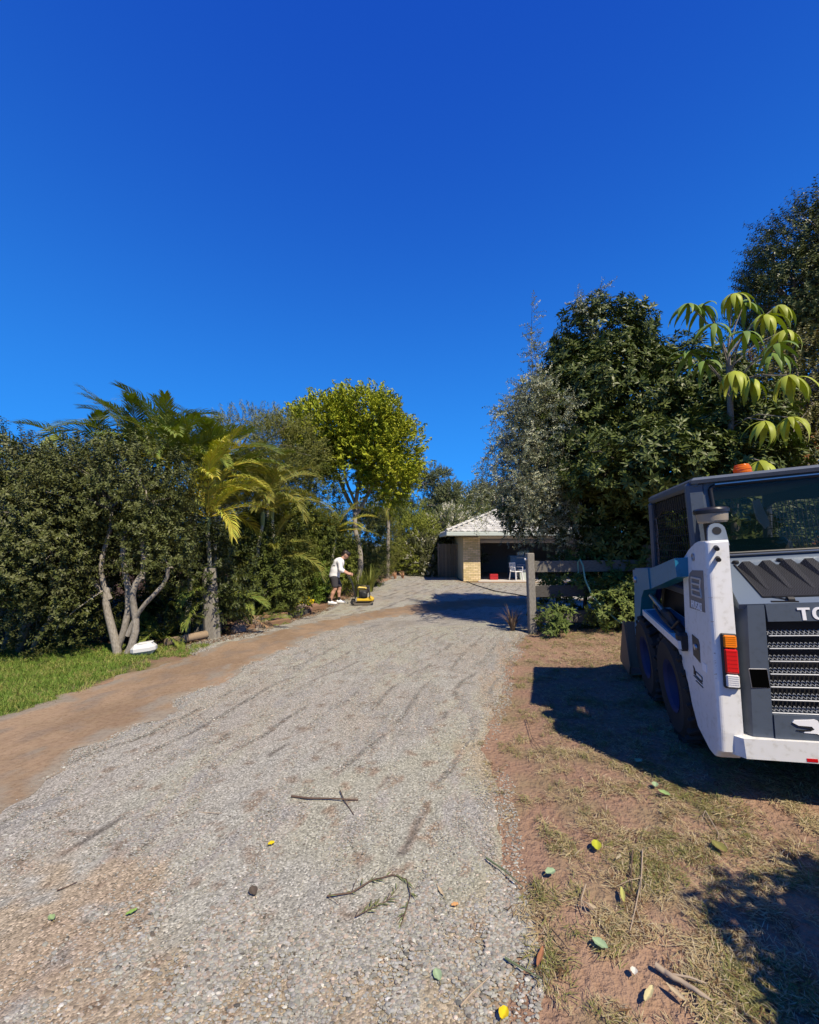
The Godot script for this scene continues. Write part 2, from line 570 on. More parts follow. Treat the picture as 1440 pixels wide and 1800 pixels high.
func _ready():
	rng.seed = 4711
	noise = fnl(FastNoiseLite.TYPE_SIMPLEX, 0.01, 5, 3)
	fine = fnl(FastNoiseLite.TYPE_SIMPLEX, 0.03, 9, 3)
	var cam := Camera3D.new()
	cam.name = "camera"
	cam.position = Vector3(0, 1.65, 0)
	cam.rotation_degrees = Vector3(4.526, 0, 0)
	cam.fov = 102.68
	cam.near = 0.05
	cam.far = 900.0
	add_child(cam)
	cam.current = true
	var env := Environment.new()
	env.background_mode = Environment.BG_SKY
	var sky := Sky.new()
	var sm := ProceduralSkyMaterial.new()
	sm.sky_top_color = lin(0.006, 0.052, 0.38)
	sm.sky_horizon_color = lin(0.040, 0.35, 0.97)
	sm.sky_curve = 0.30
	sm.ground_bottom_color = lin(0.16, 0.13, 0.10)
	sm.ground_horizon_color = lin(0.20, 0.19, 0.16)
	sm.sun_angle_max = 1.0
	sky.sky_material = sm
	env.sky = sky
	env.tonemap_mode = Environment.TONE_MAPPER_LINEAR
	env.tonemap_exposure = 1.3
	env.sdfgi_enabled = true
	env.ssao_enabled = true
	env.ssil_enabled = true
	var we := WorldEnvironment.new()
	we.name = "world_environment"
	we.environment = env
	add_child(we)
	var sun := DirectionalLight3D.new()
	sun.name = "sun"
	add_child(sun)
	sun.look_at_from_position(Vector3.ZERO, Vector3(-0.39, -1.0, -0.66), Vector3.UP)
	sun.light_energy = 1.6
	sun.light_color = Color(1.0, 0.945, 0.85)
	sun.light_angular_distance = 0.5
	sun.shadow_enabled = true

	make_materials()
	make_ground()
	make_house()
	make_paling_fence()
	make_rail_fence()
	make_left_trees()
	make_far_trees()
	make_right_trees()
	make_loader()
	make_person()
	make_compactor()
	make_garden_edge()
	make_gravel()
	make_grass()
	make_litter()

func make_materials():
	mat("bark_grey", 0.30, 0.27, 0.23, 0.95)
	mat("bark_dark", 0.10, 0.08, 0.06, 0.95)
	mat("bark_pale", 0.42, 0.38, 0.32, 0.9)
	var bt := fnl(FastNoiseLite.TYPE_SIMPLEX, 0.03, 31, 4)
	var btex := tex_from(bt, 256, [Color(0.35, 0.33, 0.3), Color(1, 1, 1)])
	for k in ["bark_grey", "bark_dark", "bark_pale"]:
		M[k].albedo_texture = btex
		M[k].uv1_triplanar = true
		M[k].uv1_scale = Vector3(6, 1.6, 6)
	mat("palm_bark", 0.38, 0.37, 0.27, 0.8)
	mat("crownshaft", 0.30, 0.34, 0.10, 0.5)
	leafmat("frond", 0.45, Color(0.5, 0.55, 0.12), 0.3)
	leafmat("leaf_soft", 0.55, Color(0.4, 0.46, 0.1), 0.25)
	leafmat("leaf_gloss", 0.4, Color(0.26, 0.34, 0.06), 0.3)
	leafmat("leaf_dull", 0.65, Color(0.15, 0.2, 0.05), 0.3)
	leafmat("grass", 0.6, Color(0.3, 0.35, 0.1), 0.3)
	leafmat("stone", 0.9, Color(0, 0, 0), 0.3)
	# weathered timber
	var wn := fnl(FastNoiseLite.TYPE_SIMPLEX, 0.02, 77, 5)
	var wt := tex_from(wn, 512, [Color(0.28, 0.27, 0.26), Color(0.75, 0.73, 0.7), Color(1, 1, 1)])
	for e in [["timber_grey", 0.30, 0.285, 0.25], ["timber_rail", 0.19, 0.18, 0.155], ["timber_dark", 0.09, 0.085, 0.075], ["timber_brown", 0.28, 0.17, 0.10], ["timber_pale", 0.40, 0.30, 0.20], ["paling", 0.24, 0.21, 0.17]]:
		var m := mat(e[0], e[1], e[2], e[3], 0.9)
		m.albedo_texture = wt
		m.uv1_triplanar = true
		m.uv1_scale = Vector3(9, 0.9, 9) if e[0] in ["timber_grey", "paling"] else Vector3(0.9, 9, 9)

func make_ground():
	# textures
	var g1 := fnl(FastNoiseLite.TYPE_CELLULAR, 0.075, 3, 1)
	g1.cellular_return_type = FastNoiseLite.RETURN_CELL_VALUE
	g1.cellular_jitter = 0.95
	var g2 := fnl(FastNoiseLite.TYPE_SIMPLEX, 0.25, 4, 3)
	var gt := tex_from(g1, 1024, [Color(0.15, 0.148, 0.132), Color(0.25, 0.245, 0.215), Color(0.30, 0.293, 0.257), Color(0.345, 0.338, 0.30), Color(0.50, 0.49, 0.44)], g2, 0.35)
	var g3 := fnl(FastNoiseLite.TYPE_CELLULAR, 0.075, 3, 1)
	g3.cellular_return_type = FastNoiseLite.RETURN_DISTANCE
	g3.cellular_jitter = 0.95
	var gm := StandardMaterial3D.new()
	gm.resource_name = "gravel"
	gm.albedo_texture = gt
	gm.vertex_color_use_as_albedo = true
	gm.roughness = 0.95
	gm.metallic_specular = 0.25
	gm.uv1_scale = Vector3(1.5, 1.5, 1.5)
	gm.heightmap_enabled = true
	gm.heightmap_texture = gray_from(g3, 1024)
	gm.heightmap_scale = -0.35
	M.gravel = gm
	var s1 := fnl(FastNoiseLite.TYPE_SIMPLEX, 0.02, 13, 6)
	s1.fractal_gain = 0.65
	var s2 := fnl(FastNoiseLite.TYPE_SIMPLEX, 0.3, 14, 2)
	var st := tex_from(s1, 1024, [Color(0.62, 0.58, 0.55), Color(0.9, 0.88, 0.87), Color(1.0, 1.0, 1.0), Color(1.2, 1.2, 1.2)], s2, 0.25)
	for k in ["soil", "track"]:
		var m := StandardMaterial3D.new()
		m.resource_name = k
		m.albedo_texture = st
		m.vertex_color_use_as_albedo = true
		m.roughness = 0.97
		m.metallic_specular = 0.2
		m.uv1_scale = Vector3(0.7, 0.7, 0.7)
		m.heightmap_enabled = true
		m.heightmap_texture = gray_from(s1, 1024)
		m.heightmap_scale = 1.6 if k == "soil" else 0.5
		M[k] = m
	# the ground sheet
	var xs := []
	var zs := []
	var x := -220.0
	while x < 220.0:
		xs.append(x)
		x += 0.09 if absf(x) < 9.0 else maxf(0.2, (absf(x) - 8.0) * 0.12)
	xs.append(220.0)
	var z := 40.0
	while z > -320.0:
		zs.append(z)
		z -= 0.09 if z < 0.5 and z > -9.0 else (maxf(0.2, (-z - 8.0) * 0.08) if z < 0 else maxf(0.1, (z - 0.4) * 0.2))
	zs.append(-320.0)
	var b := MB.new()
	for zz in zs:
		for xx in xs:
			var n := noise.get_noise_2d(xx * 45.0, zz * 45.0)
			var f := fine.get_noise_2d(xx * 60.0, zz * 60.0)
			var c := Color(0.325, 0.215, 0.145)
			c = mixc(c, Color(0.25, 0.16, 0.115), 0.5 + 0.9 * n)
			c = mixc(c, Color(0.22, 0.185, 0.105), ss(-0.1, 0.5, f + 0.5 * n) * 0.6)
			if xx < -2.6:
				var lawn: float = ss(-0.12, 0.12, (-3.7 - xx) + 0.22 * f) * ss(-0.15, 0.15, zz + 6.5 + 0.3 * n)
				c = mixc(c, Color(0.10, 0.115, 0.045), lawn)
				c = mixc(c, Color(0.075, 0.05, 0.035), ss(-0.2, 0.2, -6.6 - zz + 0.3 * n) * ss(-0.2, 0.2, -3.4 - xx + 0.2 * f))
			if zz < -26.0: c = Color(0.09, 0.09, 0.045)
			b.col = c
			b.vert(Vector3(xx, gh(xx, zz) - 0.012, zz))
	for j in zs.size() - 1:
		for i in xs.size() - 1:
			var a := j * xs.size() + i
			b.ix.append_array([a, a + xs.size(), a + xs.size() + 1, a, a + xs.size() + 1, a + 1])
	structure(obj("ground", b, M.soil))
	# the gravel driveway
	var d := MB.new()
	var nc := 150
	z = 0.6
	var rows := 0
	while z > -24.0:
		var l := drive_left(z)
		var r := drive_right(z)
		for k in nc + 1:
			var xx := lerpf(l, r, float(k) / nc)
			d.col = drive_tint(xx, z)
			var edge := minf(xx - l, r - xx)
			d.vert(Vector3(xx, gh(xx, z) + 0.012 * ss(0.0, 0.12, edge) - 0.008 + 0.006 * fine.get_noise_2d(xx * 160.0, z * 60.0), z))
		rows += 1
		z -= clampf(-z * 0.012, 0.04, 0.2)
	for j in rows - 1:
		for i in nc:
			var a := j * (nc + 1) + i
			d.ix.append_array([a, a + nc + 1, a + nc + 2, a, a + nc + 2, a + 1])
	structure(obj("gravel_driveway", d, M.gravel))
	# the worn dirt track along its left side, swinging across to the garage
	var t := MB.new()
	var cv := Curve3D.new()
	for k in TRACK.size():
		var p := Vector3(TRACK[k][0], TRACK[k][2], TRACK[k][1])
		var h := Vector3.ZERO
		if k > 0 and k < TRACK.size() - 1:
			h = Vector3(TRACK[k + 1][0] - TRACK[k - 1][0], 0, TRACK[k + 1][1] - TRACK[k - 1][1]) / 7.0
		cv.add_point(p, -h, h)
	var ln := cv.get_baked_length()
	var s := 0.0
	rows = 0
	nc = 36
	while s < ln:
		var p := cv.sample_baked(s, true)
		var q := cv.sample_baked(minf(s + 0.05, ln), true) - cv.sample_baked(maxf(s - 0.05, 0), true)
		var side := Vector3(-q.z, 0, q.x).normalized()
		var hw := p.y
		for k in nc + 1:
			var u := float(k) / nc * 2.0 - 1.0
			var w := hw + 0.16 * noise.get_noise_2d(s * 90.0, signf(u) * 300.0) + 0.10 * fine.get_noise_2d(s * 110.0, signf(u) * 77.0)
			var e := p + side * u * w
			var n := noise.get_noise_2d(e.x * 55.0, e.z * 40.0)
			var f := fine.get_noise_2d(e.x * 90.0, e.z * 50.0)
			var c := mixc(Color(0.24, 0.172, 0.11), Color(0.31, 0.225, 0.148), 0.5 + n + 0.5 * fine.get_noise_2d(e.x * 200.0, e.z * 140.0))
			c = mixc(c, Color(0.21, 0.165, 0.125), ss(0.0, 0.5, f + absf(u) * 0.3 - 0.15) * 0.7)
			c = mixc(c, Color(0.27, 0.24, 0.19), ss(0.55, 1.0, absf(u) + f * 0.6) * 0.75)
			t.col = c
			t.vert(Vector3(e.x, gh(e.x, e.z) + 0.012 * ss(0.0, 0.15, 1.0 - absf(u)) - 0.006 + 0.012 + 0.004 * f, e.z))
		rows += 1
		s += 0.06
	for j in rows - 1:
		for i in nc:
			var a := j * (nc + 1) + i
			t.ix.append_array([a, a + nc + 1, a + nc + 2, a, a + nc + 2, a + 1])
	structure(obj("dirt_track", t, M.track))

func drive_tint(x: float, z: float) -> Color:
	var n := noise.get_noise_2d(x * 80.0 + z * 15.0, z * 30.0)
	var f := fine.get_noise_2d(x * 70.0 + z * 12.0, z * 22.0 + 40.0)
	var g := noise.get_noise_2d(x * 30.0 + 500.0, z * 25.0)
	var c := Color(1.02, 0.98, 0.95)
	c = mixc(c, Color(1.08, 0.99, 0.90), ss(-0.05, 0.4, n))
	c = mixc(c, Color(1.14, 0.97, 0.82), ss(0.15, 0.5, g) * 0.8)
	c = mixc(c, Color(0.84, 0.83, 0.84), ss(0.15, 0.5, f))
	# raked dark lines of fines running along the drive
	var q := fposmod((x + z * 0.38 + 0.12 * noise.get_noise_2d(x * 20.0, z * 40.0)) / 0.36, 1.0)
	var row := floorf((x + z * 0.38) / 0.36)
	var line := ss(0.10, 0.03, absf(q - 0.5)) * ss(0.05, 0.2, noise.get_noise_2d(row * 77.0, z * 60.0) + 0.5 * fine.get_noise_2d(x * 60.0, z * 60.0))
	if z < -2.3: c = mixc(c, Color(0.36, 0.34, 0.33), line * 0.9)
	# soil trodden in along the edges and at the front
	var soil := Color(1.06, 0.83, 0.66)
	c = mixc(c, soil, ss(0.30, 0.02, drive_right(z) - x + 0.28 * f + 0.15 * n) * 0.9)
	c = mixc(c, soil, soil_front(x, z) * 0.95)
	c = mixc(c, Color(0.55, 0.42, 0.33), ss(0.45, 0.6, fine.get_noise_2d(x * 120.0 + 300.0, z * 120.0)) * 0.7)
	return c * (1.0 + 0.12 * g)

func soil_front(x: float, z: float) -> float:
	# bare earth showing through where the gravel thins out at the front
	var n := noise.get_noise_2d(x * 80.0 + z * 15.0, z * 30.0)
	var f := fine.get_noise_2d(x * 100.0, z * 100.0)
	var reach := -1.70 - 0.55 * ss(-0.85, -1.5, x) - 0.05 * ss(0.0, 0.3, x)
	return ss(-0.12, 0.16, z - reach + 0.28 * n + 0.22 * f) * ss(-0.5, 0.0, f + 0.2)

func make_gravel():
	# loose stones lying on the driveway, larger and thicker near the front
	var ico := MB.new()
	var r := RandomNumberGenerator.new()
	r.seed = 3
	var g := (1.0 + sqrt(5.0)) / 2.0
	var pts := []
	for q in [[-1, g, 0], [1, g, 0], [-1, -g, 0], [1, -g, 0], [0, -1, g], [0, 1, g], [0, -1, -g], [0, 1, -g], [g, 0, -1], [g, 0, 1], [-g, 0, -1], [-g, 0, 1]]:
		pts.append(Vector3(q[0], q[1], q[2]).normalized() * r.randf_range(0.68, 1.25))
	for q in [[0, 11, 5], [0, 5, 1], [0, 1, 7], [0, 7, 10], [0, 10, 11], [1, 5, 9], [5, 11, 4], [11, 10, 2], [10, 7, 6], [7, 1, 8], [3, 9, 4], [3, 4, 2], [3, 2, 6], [3, 6, 8], [3, 8, 9], [4, 9, 5], [2, 4, 11], [6, 2, 10], [8, 6, 7], [9, 8, 1]]:
		ico.tri_out(pts[q[0]], pts[q[1]], pts[q[2]], Vector3.ZERO)
	var sm := ico.mesh()
	var s := Scatter.new()
	var tries := 420000
	for k in tries:
		var u := rng.randf()
		var z := -1.25 - 7.5 * pow(u, 1.7)
		var l := maxf(drive_left(z) - 0.3, z * 1.05 - 0.2)
		var rr := drive_right(z) + 0.12
		var x := lerpf(l, rr, rng.randf())
		var n := noise.get_noise_2d(x * 80.0 + z * 15.0, z * 30.0)
		var f := fine.get_noise_2d(x * 70.0 + z * 12.0, z * 22.0 + 40.0)
		var loose := ss(-2.05, -1.75, z + 0.35 * n + 0.2 * f) * ss(-1.25, -0.9, x + 0.3 * n) * ss(-1.35, -1.7, z + 0.3 * f) * (0.45 + ss(-0.3, 0.2, f))
		loose = maxf(loose, ss(0.35, 0.0, absf(x - drive_right(z) + 0.25)) * ss(-2.1, -1.9, z) * ss(-1.5, -1.7, z))
		var keep := 0.17 + 0.35 * f + 0.12 * ss(-2.5, -4.5, z) + 0.9 * loose
		keep *= 1.0 - 0.8 * soil_front(x, z)
		var tr := on_track(x, z)
		if tr > 0.0: keep = 0.10 + 0.5 * ss(0.18, 0.0, tr) + 0.25 * ss(0.25, 0.5, f)
		# raked lines of stones along the drive
		var q := fposmod((x + z * 0.38 + 0.12 * noise.get_noise_2d(x * 20.0, z * 40.0)) / 0.36, 1.0)
		var line := ss(0.06, 0.0, absf(q - 0.5)) * ss(0.0, 0.35, noise.get_noise_2d(floorf((x + z * 0.38) / 0.36) * 77.0, z * 60.0)) if tr < 0.0 and z < -2.6 else 0.0
		keep += line
		if rng.randf() > keep: continue
		var size := rf(0.0025, 0.0055) * (1.0 + 0.1 * -z)
		if rng.randf() < 0.05 + 0.6 * loose: size = rf(0.0045, 0.0105)
		if line > 0.4: size *= 1.15
		var gg := rf(0.18, 0.36) * (0.72 if line > 0.4 else 1.0)
		if rng.randf() < 0.025: gg = rf(0.07, 0.12)
		if rng.randf() < 0.025: gg = rf(0.42, 0.55)
		var c := Color(gg * rf(0.98, 1.06), gg, gg * rf(0.82, 0.93))
		if rng.randf() < 0.2: c = Color(gg * 1.1, gg * 0.92, gg * 0.74)
		var bs := Basis.from_euler(Vector3(rf(-0.5, 0.5), rf(0, TAU), rf(-0.5, 0.5))).scaled(Vector3(size * rf(0.8, 1.5), size * rf(0.4, 0.75), size * rf(0.55, 1.0)))
		s.add(Transform3D(bs, Vector3(x, gh(x, z) + lerpf(-0.011, 0.003, ss(-0.02, 0.10, drive_right(z) - x)) + (0.004 if tr > 0.0 else 0.0) + size * 0.25 + 0.004 * loose * rng.randf(), z)), c)
	var o := s.node("loose_gravel", sm, M.stone)
	add_child(o, true)
	stuff(o)
	tag(o, "loose grey crushed stone scattered over the driveway", "gravel")

func blade_clump(n: int, l: float, w: float, flat: bool, seed_: int) -> ArrayMesh:
	var r := RandomNumberGenerator.new()
	r.seed = seed_
	var b := MB.new()
	for k in n:
		var a := r.randf() * TAU
		var at := Vector3(r.randf_range(-1, 1), 0, r.randf_range(-1, 1)) * l * (0.8 if flat else 0.45)
		var e := r.randf_range(1.2, 1.55) if flat else r.randf_range(0.15, 0.9)
		var out := Vector3(cos(a), 0, sin(a))
		var side := Vector3(-sin(a), r.randf_range(-0.3, 0.3), cos(a)) * w * 0.5
		var g := r.randf_range(0.65, 1.3)
		b.col = Color(g * r.randf_range(0.9, 1.2), g, g * r.randf_range(0.75, 1.0))
		var q := l * r.randf_range(0.5, 1.2)
		var d := out * sin(e) + Vector3.UP * cos(e)
		if flat: at.y = r.randf_range(0.0, 0.008)
		var m := at + d * q * 0.55
		var t := m + (d + out * 0.5 + Vector3.DOWN * (0.15 if flat else 0.45)).normalized() * q * 0.45
		b.quad(at - side, at + side, m + side * 0.8, m - side * 0.8)
		b.tri(m - side * 0.8, m + side * 0.8, t)
	return b.mesh()

func make_grass():
	# cut, drying grass on the right verge
	var cl := blade_clump(9, 0.045, 0.0026, true, 21)
	var s := Scatter.new()
	for k in 46000:
		var z := -1.15 - 7.2 * pow(rng.randf(), 1.5)
		var x := rf(drive_right(z) - 0.05, 0.9 + -z * 1.05)
		if x > 5.5: continue
		var n := noise.get_noise_2d(x * 110.0, z * 110.0)
		var f := fine.get_noise_2d(x * 90.0 + 60.0, z * 90.0)
		var keep: float = 0.30 + 0.9 * f + 0.5 * n + 0.25 * ss(0.2, 1.0, x - drive_right(z)) - 0.5 * ss(0.45, 0.1, x - drive_right(z))
		if rng.randf() > keep: continue
		var c := mixc(Color(0.36, 0.29, 0.18), Color(0.47, 0.40, 0.27), rng.randf())
		if rng.randf() < 0.22 + 0.8 * n: c = mixc(Color(0.17, 0.18, 0.065), Color(0.24, 0.235, 0.10), rng.randf())
		if rng.randf() < 0.12: c = Color(0.14, 0.085, 0.05)
		var up := Vector3(rf(-0.2, 0.2), 1, rf(-0.2, 0.2)).normalized()
		var bs := Basis(Quaternion(Vector3.UP, up)) * Basis(Vector3.UP, rf(0, TAU))
		s.add(Transform3D(bs.scaled(Vector3.ONE * rf(0.6, 1.25)), Vector3(x, gh(x, z) - 0.004, z)), c)
	var o := s.node("cut_grass", cl, M.grass)
	add_child(o, true)
	stuff(o)
	tag(o, "dry straw coloured grass clippings strewn over the soil verge", "grass")
	# living tufts on the verge
	var tuft := blade_clump(12, 0.055, 0.0036, false, 22)
	s = Scatter.new()
	for k in 9000:
		var z := -1.15 - 7.2 * pow(rng.randf(), 1.4)
		var x := rf(drive_right(z) + 0.1, 1.0 + -z * 1.05)
		if x > 5.5: continue
		var f := fine.get_noise_2d(x * 90.0 + 60.0, z * 90.0) + 0.4 * noise.get_noise_2d(x * 150.0, z * 150.0) + 0.5 * ss(-6.2, -7.4, z)
		if rng.randf() > 0.0 + 0.75 * f: continue
		var c := mixc(Color(0.15, 0.165, 0.06), Color(0.30, 0.28, 0.13), rng.randf())
		s.add(Transform3D(Basis(Vector3.UP, rf(0, TAU)).scaled(Vector3.ONE * rf(0.5, 1.1)), Vector3(x, gh(x, z) - 0.008, z)), c)
	o = s.node("verge_grass", tuft, M.grass)
	add_child(o, true)
	stuff(o)
	tag(o, "sparse short green grass tufts growing through the right verge", "grass")
	# the lawn on the left
	s = Scatter.new()
	for k in 42000:
		var z := rf(-7.0, -2.6)
		var x := rf(-9.0, -3.3)
		var f := fine.get_noise_2d(x * 60.0, z * 60.0)
		var d := ss(-0.15, 0.35, (-3.72 - x) + 0.22 * f)
		if on_track(x, z) > 0.05: d *= 0.1
		if z < -6.2 and x > -4.6: d = 0.55 * ss(-7.4, -6.9, z)
		if rng.randf() > d * (0.75 + 0.5 * f): continue
		var c := mixc(Color(0.10, 0.19, 0.025), Color(0.20, 0.27, 0.06), rng.randf())
		if rng.randf() < 0.2 + 0.3 * (1.0 - d) + 0.3 * f: c = mixc(Color(0.36, 0.33, 0.14), Color(0.26, 0.28, 0.07), rng.randf())
		s.add(Transform3D(Basis(Vector3.UP, rf(0, TAU)).scaled(Vector3.ONE * rf(0.7, 1.4)), Vector3(x, gh(x, z) - 0.012, z)), c)
	o = s.node("lawn", tuft, M.grass)
	add_child(o, true)
	stuff(o)
	tag(o, "bright green lawn grass beside the dirt track", "grass")

func make_house():
	var Y := -0.15
	var t := thing("garage", "cream brick garage with pale tiled hip roof and open doorway", "building", Vector3(2.64, Y, -20.2))
	var brick := mat("brick", 0.60, 0.48, 0.27, 0.9)
	var mortar := mat("mortar", 0.26, 0.22, 0.17, 0.95)
	var cream := mat("cream_paint", 0.62, 0.57, 0.46, 0.6)
	var gutter := mat("gutter", 0.50, 0.56, 0.52, 0.45)
	var inner := mat("inner_wall", 0.30, 0.28, 0.26, 0.9)
	var slab := mat("concrete", 0.48, 0.45, 0.41, 0.9)
	# pier in front, brick by brick; local origin is the front left corner at the ground
	var pw := 0.78
	var core := MB.new()
	core.bx(Vector3(pw / 2, 1.08, -0.125), Vector3(pw - 0.014, 2.16, 0.236))
	var pier := obj("pier", core, mortar, t)
	var bmesh := MB.new()
	bmesh.bx(Vector3.ZERO, Vector3(0.23, 0.076, 0.11), 0.004)
	var bm := bmesh.mesh()
	var half := MB.new()
	half.bx(Vector3.ZERO, Vector3(0.11, 0.076, 0.11), 0.004)
	var hm := half.mesh()
	var tints := []
	for k in 5:
		var g := 0.85 + 0.08 * k
		tints.append(mat("brick_%d" % k, 0.66 * g, 0.53 * g, 0.30 * g * (0.9 + 0.05 * k), 0.9))
	for row in 25:
		var x := 0.0
		var first := row % 2 == 1
		while x < pw - 0.02:
			var w := 0.11 if first or x + 0.24 > pw + 0.02 else 0.23
			first = false
			var o := obj("brick", bm if w > 0.2 else hm, tints[rng.randi() % 5], pier)
			o.position = Vector3(x + w / 2, 0.045 + row * 0.086, -0.055 + rf(-0.002, 0.002))
			x += w + 0.01
	var sw := MB.new()
	sw.bx(Vector3(0.11, 1.1, -3.4), Vector3(0.22, 2.2, 6.3))
	obj("side_wall", sw, brick, t)
	var rw := MB.new()
	rw.bx(Vector3(6.4, 1.1, -3.1), Vector3(0.22, 2.2, 6.0))
	obj("side_wall", rw, inner, t)
	var bw := MB.new()
	bw.bx(Vector3(3.25, 1.1, -6.1), Vector3(6.06, 2.2, 0.2))
	obj("back_wall", bw, inner, t)
	var lin_ := MB.new()
	lin_.bx(Vector3(0.245, 1.1, -3.2), Vector3(0.04, 2.2, 5.6))
	obj("wall_lining", lin_, inner, t)
	var fl := MB.new()
	fl.bx(Vector3(3.5, 0.0, -2.75), Vector3(5.62, 0.1, 5.9), 0.02)
	obj("floor_slab", fl, slab, t)
	var ce := MB.new()
	ce.bx(Vector3(3.3, 2.26, -3.1), Vector3(6.0, 0.06, 5.8))
	obj("ceiling", ce, inner, t)
	var hd := MB.new()
	hd.bx(Vector3(3.55, 2.14, -0.10), Vector3(5.5, 0.11, 0.14), 0.006)
	obj("door_header", hd, cream, t)
	var rd := MB.new()
	rd.tube([Vector3(0.82, 2.0, -0.42), Vector3(6.2, 2.0, -0.42)], [0.13, 0.13], 14, true)
	obj("door_roll", rd, inner, t)
	var jb := MB.new()
	jb.bx(Vector3(0.815, 1.05, -0.14), Vector3(0.06, 2.08, 0.2), 0.005)
	obj("door_jamb", jb, mat("jamb", 0.10, 0.10, 0.10, 0.6), t)
	var so := MB.new()
	so.bx(Vector3(3.2, 2.215, 0.33), Vector3(7.9, 0.02, 0.78))
	obj("soffit", so, cream, t)
	var gu := MB.new()
	gu.bx(Vector3(3.2, 2.30, 0.80), Vector3(8.2, 0.19, 0.12), 0.02)
	gu.bx(Vector3(-0.86, 2.30, -3.4), Vector3(0.12, 0.19, 8.3), 0.02)
	obj("gutter", gu, gutter, t)
	# roof
	var e0 := Vector3(-0.9, 2.40, 0.80)
	var ridge_y := 3.86
	var run := 3.6
	var rp := MB.new()
	var rl := Vector3(e0.x + run, ridge_y, e0.z - run)
	var rr := Vector3(7.4, ridge_y, e0.z - run)
	var er := Vector3(7.4, e0.y, e0.z)
	var bk := Vector3(e0.x, e0.y, e0.z - run * 2)
	rp.quad(e0, rl, rr, er)
	rp.tri(e0, bk, rl)
	rp.quad(bk, Vector3(7.4, e0.y, bk.z), rr, rl)
	rp.tri(er, rr, Vector3(7.4, e0.y, bk.z))
	var tilem := mat("tile_base", 0.55, 0.54, 0.50, 0.85)
	var roof := obj("roof", rp, tilem, t)
	var tw := 0.32
	var tl := 0.36
	var tm := MB.new()
	var prof := [[-0.5, 0.02], [-0.36, 0.035], [-0.2, 0.012], [0.0, 0.004], [0.22, 0.012], [0.38, 0.036], [0.5, 0.02]]
	for k in prof.size() - 1:
		var a := Vector3(prof[k][0] * tw, prof[k][1] + 0.022, 0)
		var b := Vector3(prof[k + 1][0] * tw, prof[k + 1][1] + 0.022, 0)
		var up := Vector3(0, -0.018, -tl)
		tm.quad(a, a + up, b + up, b)
		tm.quad(a - Vector3(0, 0.03, 0), a, b, b - Vector3(0, 0.03, 0))
	var tmesh := tm.mesh()
	var tmats := []
	for k in 5:
		var g := 0.84 + 0.07 * k
		tmats.append(mat("tile_%d" % k, 0.49 * g, 0.485 * g, 0.44 * g, 0.8))
	var slope := atan2(ridge_y - e0.y, run)
	var sl := run / cos(slope)
	var rows := int(sl / 0.32) + 1
	var placed := 0
	for r in rows:
		var d := r * 0.32
		var x0: float = e0.x + d * cos(slope) + 0.1
		var x := x0
		while x < 6.9 and placed < 290:
			var o := obj("tile", tmesh, tmats[rng.randi() % 5], roof)
			o.transform = Transform3D(Basis(Vector3.RIGHT, slope) * Basis(Vector3.UP, rf(-0.006, 0.006)), Vector3(x + tw / 2, e0.y + d * sin(slope) + 0.004, e0.z - d * cos(slope)))
			x += tw
			placed += 1
	for r in rows:
		var d := r * 0.32
		for q in 6:
			var zz: float = e0.z - d * cos(slope) - 0.3 - q * tw * 1.9
			if -zz > run * 2 - d - 0.9: continue
			var o := obj("side_tile", tmesh, tmats[rng.randi() % 5], roof)
			o.transform = Transform3D(Basis(Vector3.UP, -PI / 2) * Basis(Vector3.RIGHT, slope) * Basis.from_scale(Vector3(1.9, 1, 1)), Vector3(e0.x + d * cos(slope), e0.y + d * sin(slope) + 0.004, zz))
	var cap := MB.new()
	var n := 13
	for k in n:
		var a := e0.lerp(rl, float(k) / n)
		var b := e0.lerp(rl, (k + 1.1) / n)
		cap.tube([a + Vector3(0, 0.045, 0), b + Vector3(0, 0.03, 0)], [0.095, 0.08], 8, true)
	for k in 14:
		var a := rl.lerp(rr, k / 14.0)
		var b := rl.lerp(rr, (k + 1.08) / 14.0)
		cap.tube([a + Vector3(0, 0.05, 0), b + Vector3(0, 0.035, 0)], [0.10, 0.085], 8, true)
	stuff(obj("ridge_cap", cap, tmats[2], roof))
	var vp := MB.new()
	vp.tube([rl + Vector3(-0.1, -0.1, 0.1), rl + Vector3(-0.1, 0.5, 0.1)], [0.035, 0.035], 8, true)
	vp.lathe(rl + Vector3(-0.1, 0.5, 0.1), [[0.055, 0.0], [0.055, 0.05], [0.01, 0.07]], 8)
	obj("vent_pipe", vp, cream, roof)
	# things inside the doorway
	var white := mat("white_plastic", 0.75, 0.76, 0.78, 0.4)
	var ch := thing("plastic_chair", "white plastic garden chair standing at the open garage doorway", "chair", Vector3(5.25, Y + 0.05, -20.35), 0.5)
	var mb := MB.new()
	mb.bx(Vector3(0, 0.42, 0), Vector3(0.44, 0.035, 0.42), 0.015)
	obj("seat", mb, white, ch)
	mb = MB.new()
	mb.bx(Vector3(0, 0.83, -0.27), Vector3(0.42, 0.05, 0.03), 0.012)
	for k in 5: mb.bx(Vector3(-0.17 + k * 0.085, 0.63, -0.24), Vector3(0.05, 0.40, 0.02), 0.006, Vector3(-0.14, 0, 0))
	obj("backrest", mb, white, ch)
	for sx in [-1, 1]:
		for sz in [-1, 1]:
			var lg := MB.new()
			lg.bar(Vector3(sx * 0.20, 0.41, sz * 0.18), Vector3(sx * 0.24, 0, sz * 0.23), 0.05, 0.04, 0.008)
			obj("leg", lg, white, ch)
		var ar := MB.new()
		ar.bar(Vector3(sx * 0.25, 0.64, -0.22), Vector3(sx * 0.26, 0.64, 0.2), 0.055, 0.025, 0.008)
		ar.bar(Vector3(sx * 0.26, 0.63, 0.19), Vector3(sx * 0.24, 0.41, 0.18), 0.05, 0.025, 0.008)
		obj("armrest", ar, white, ch)
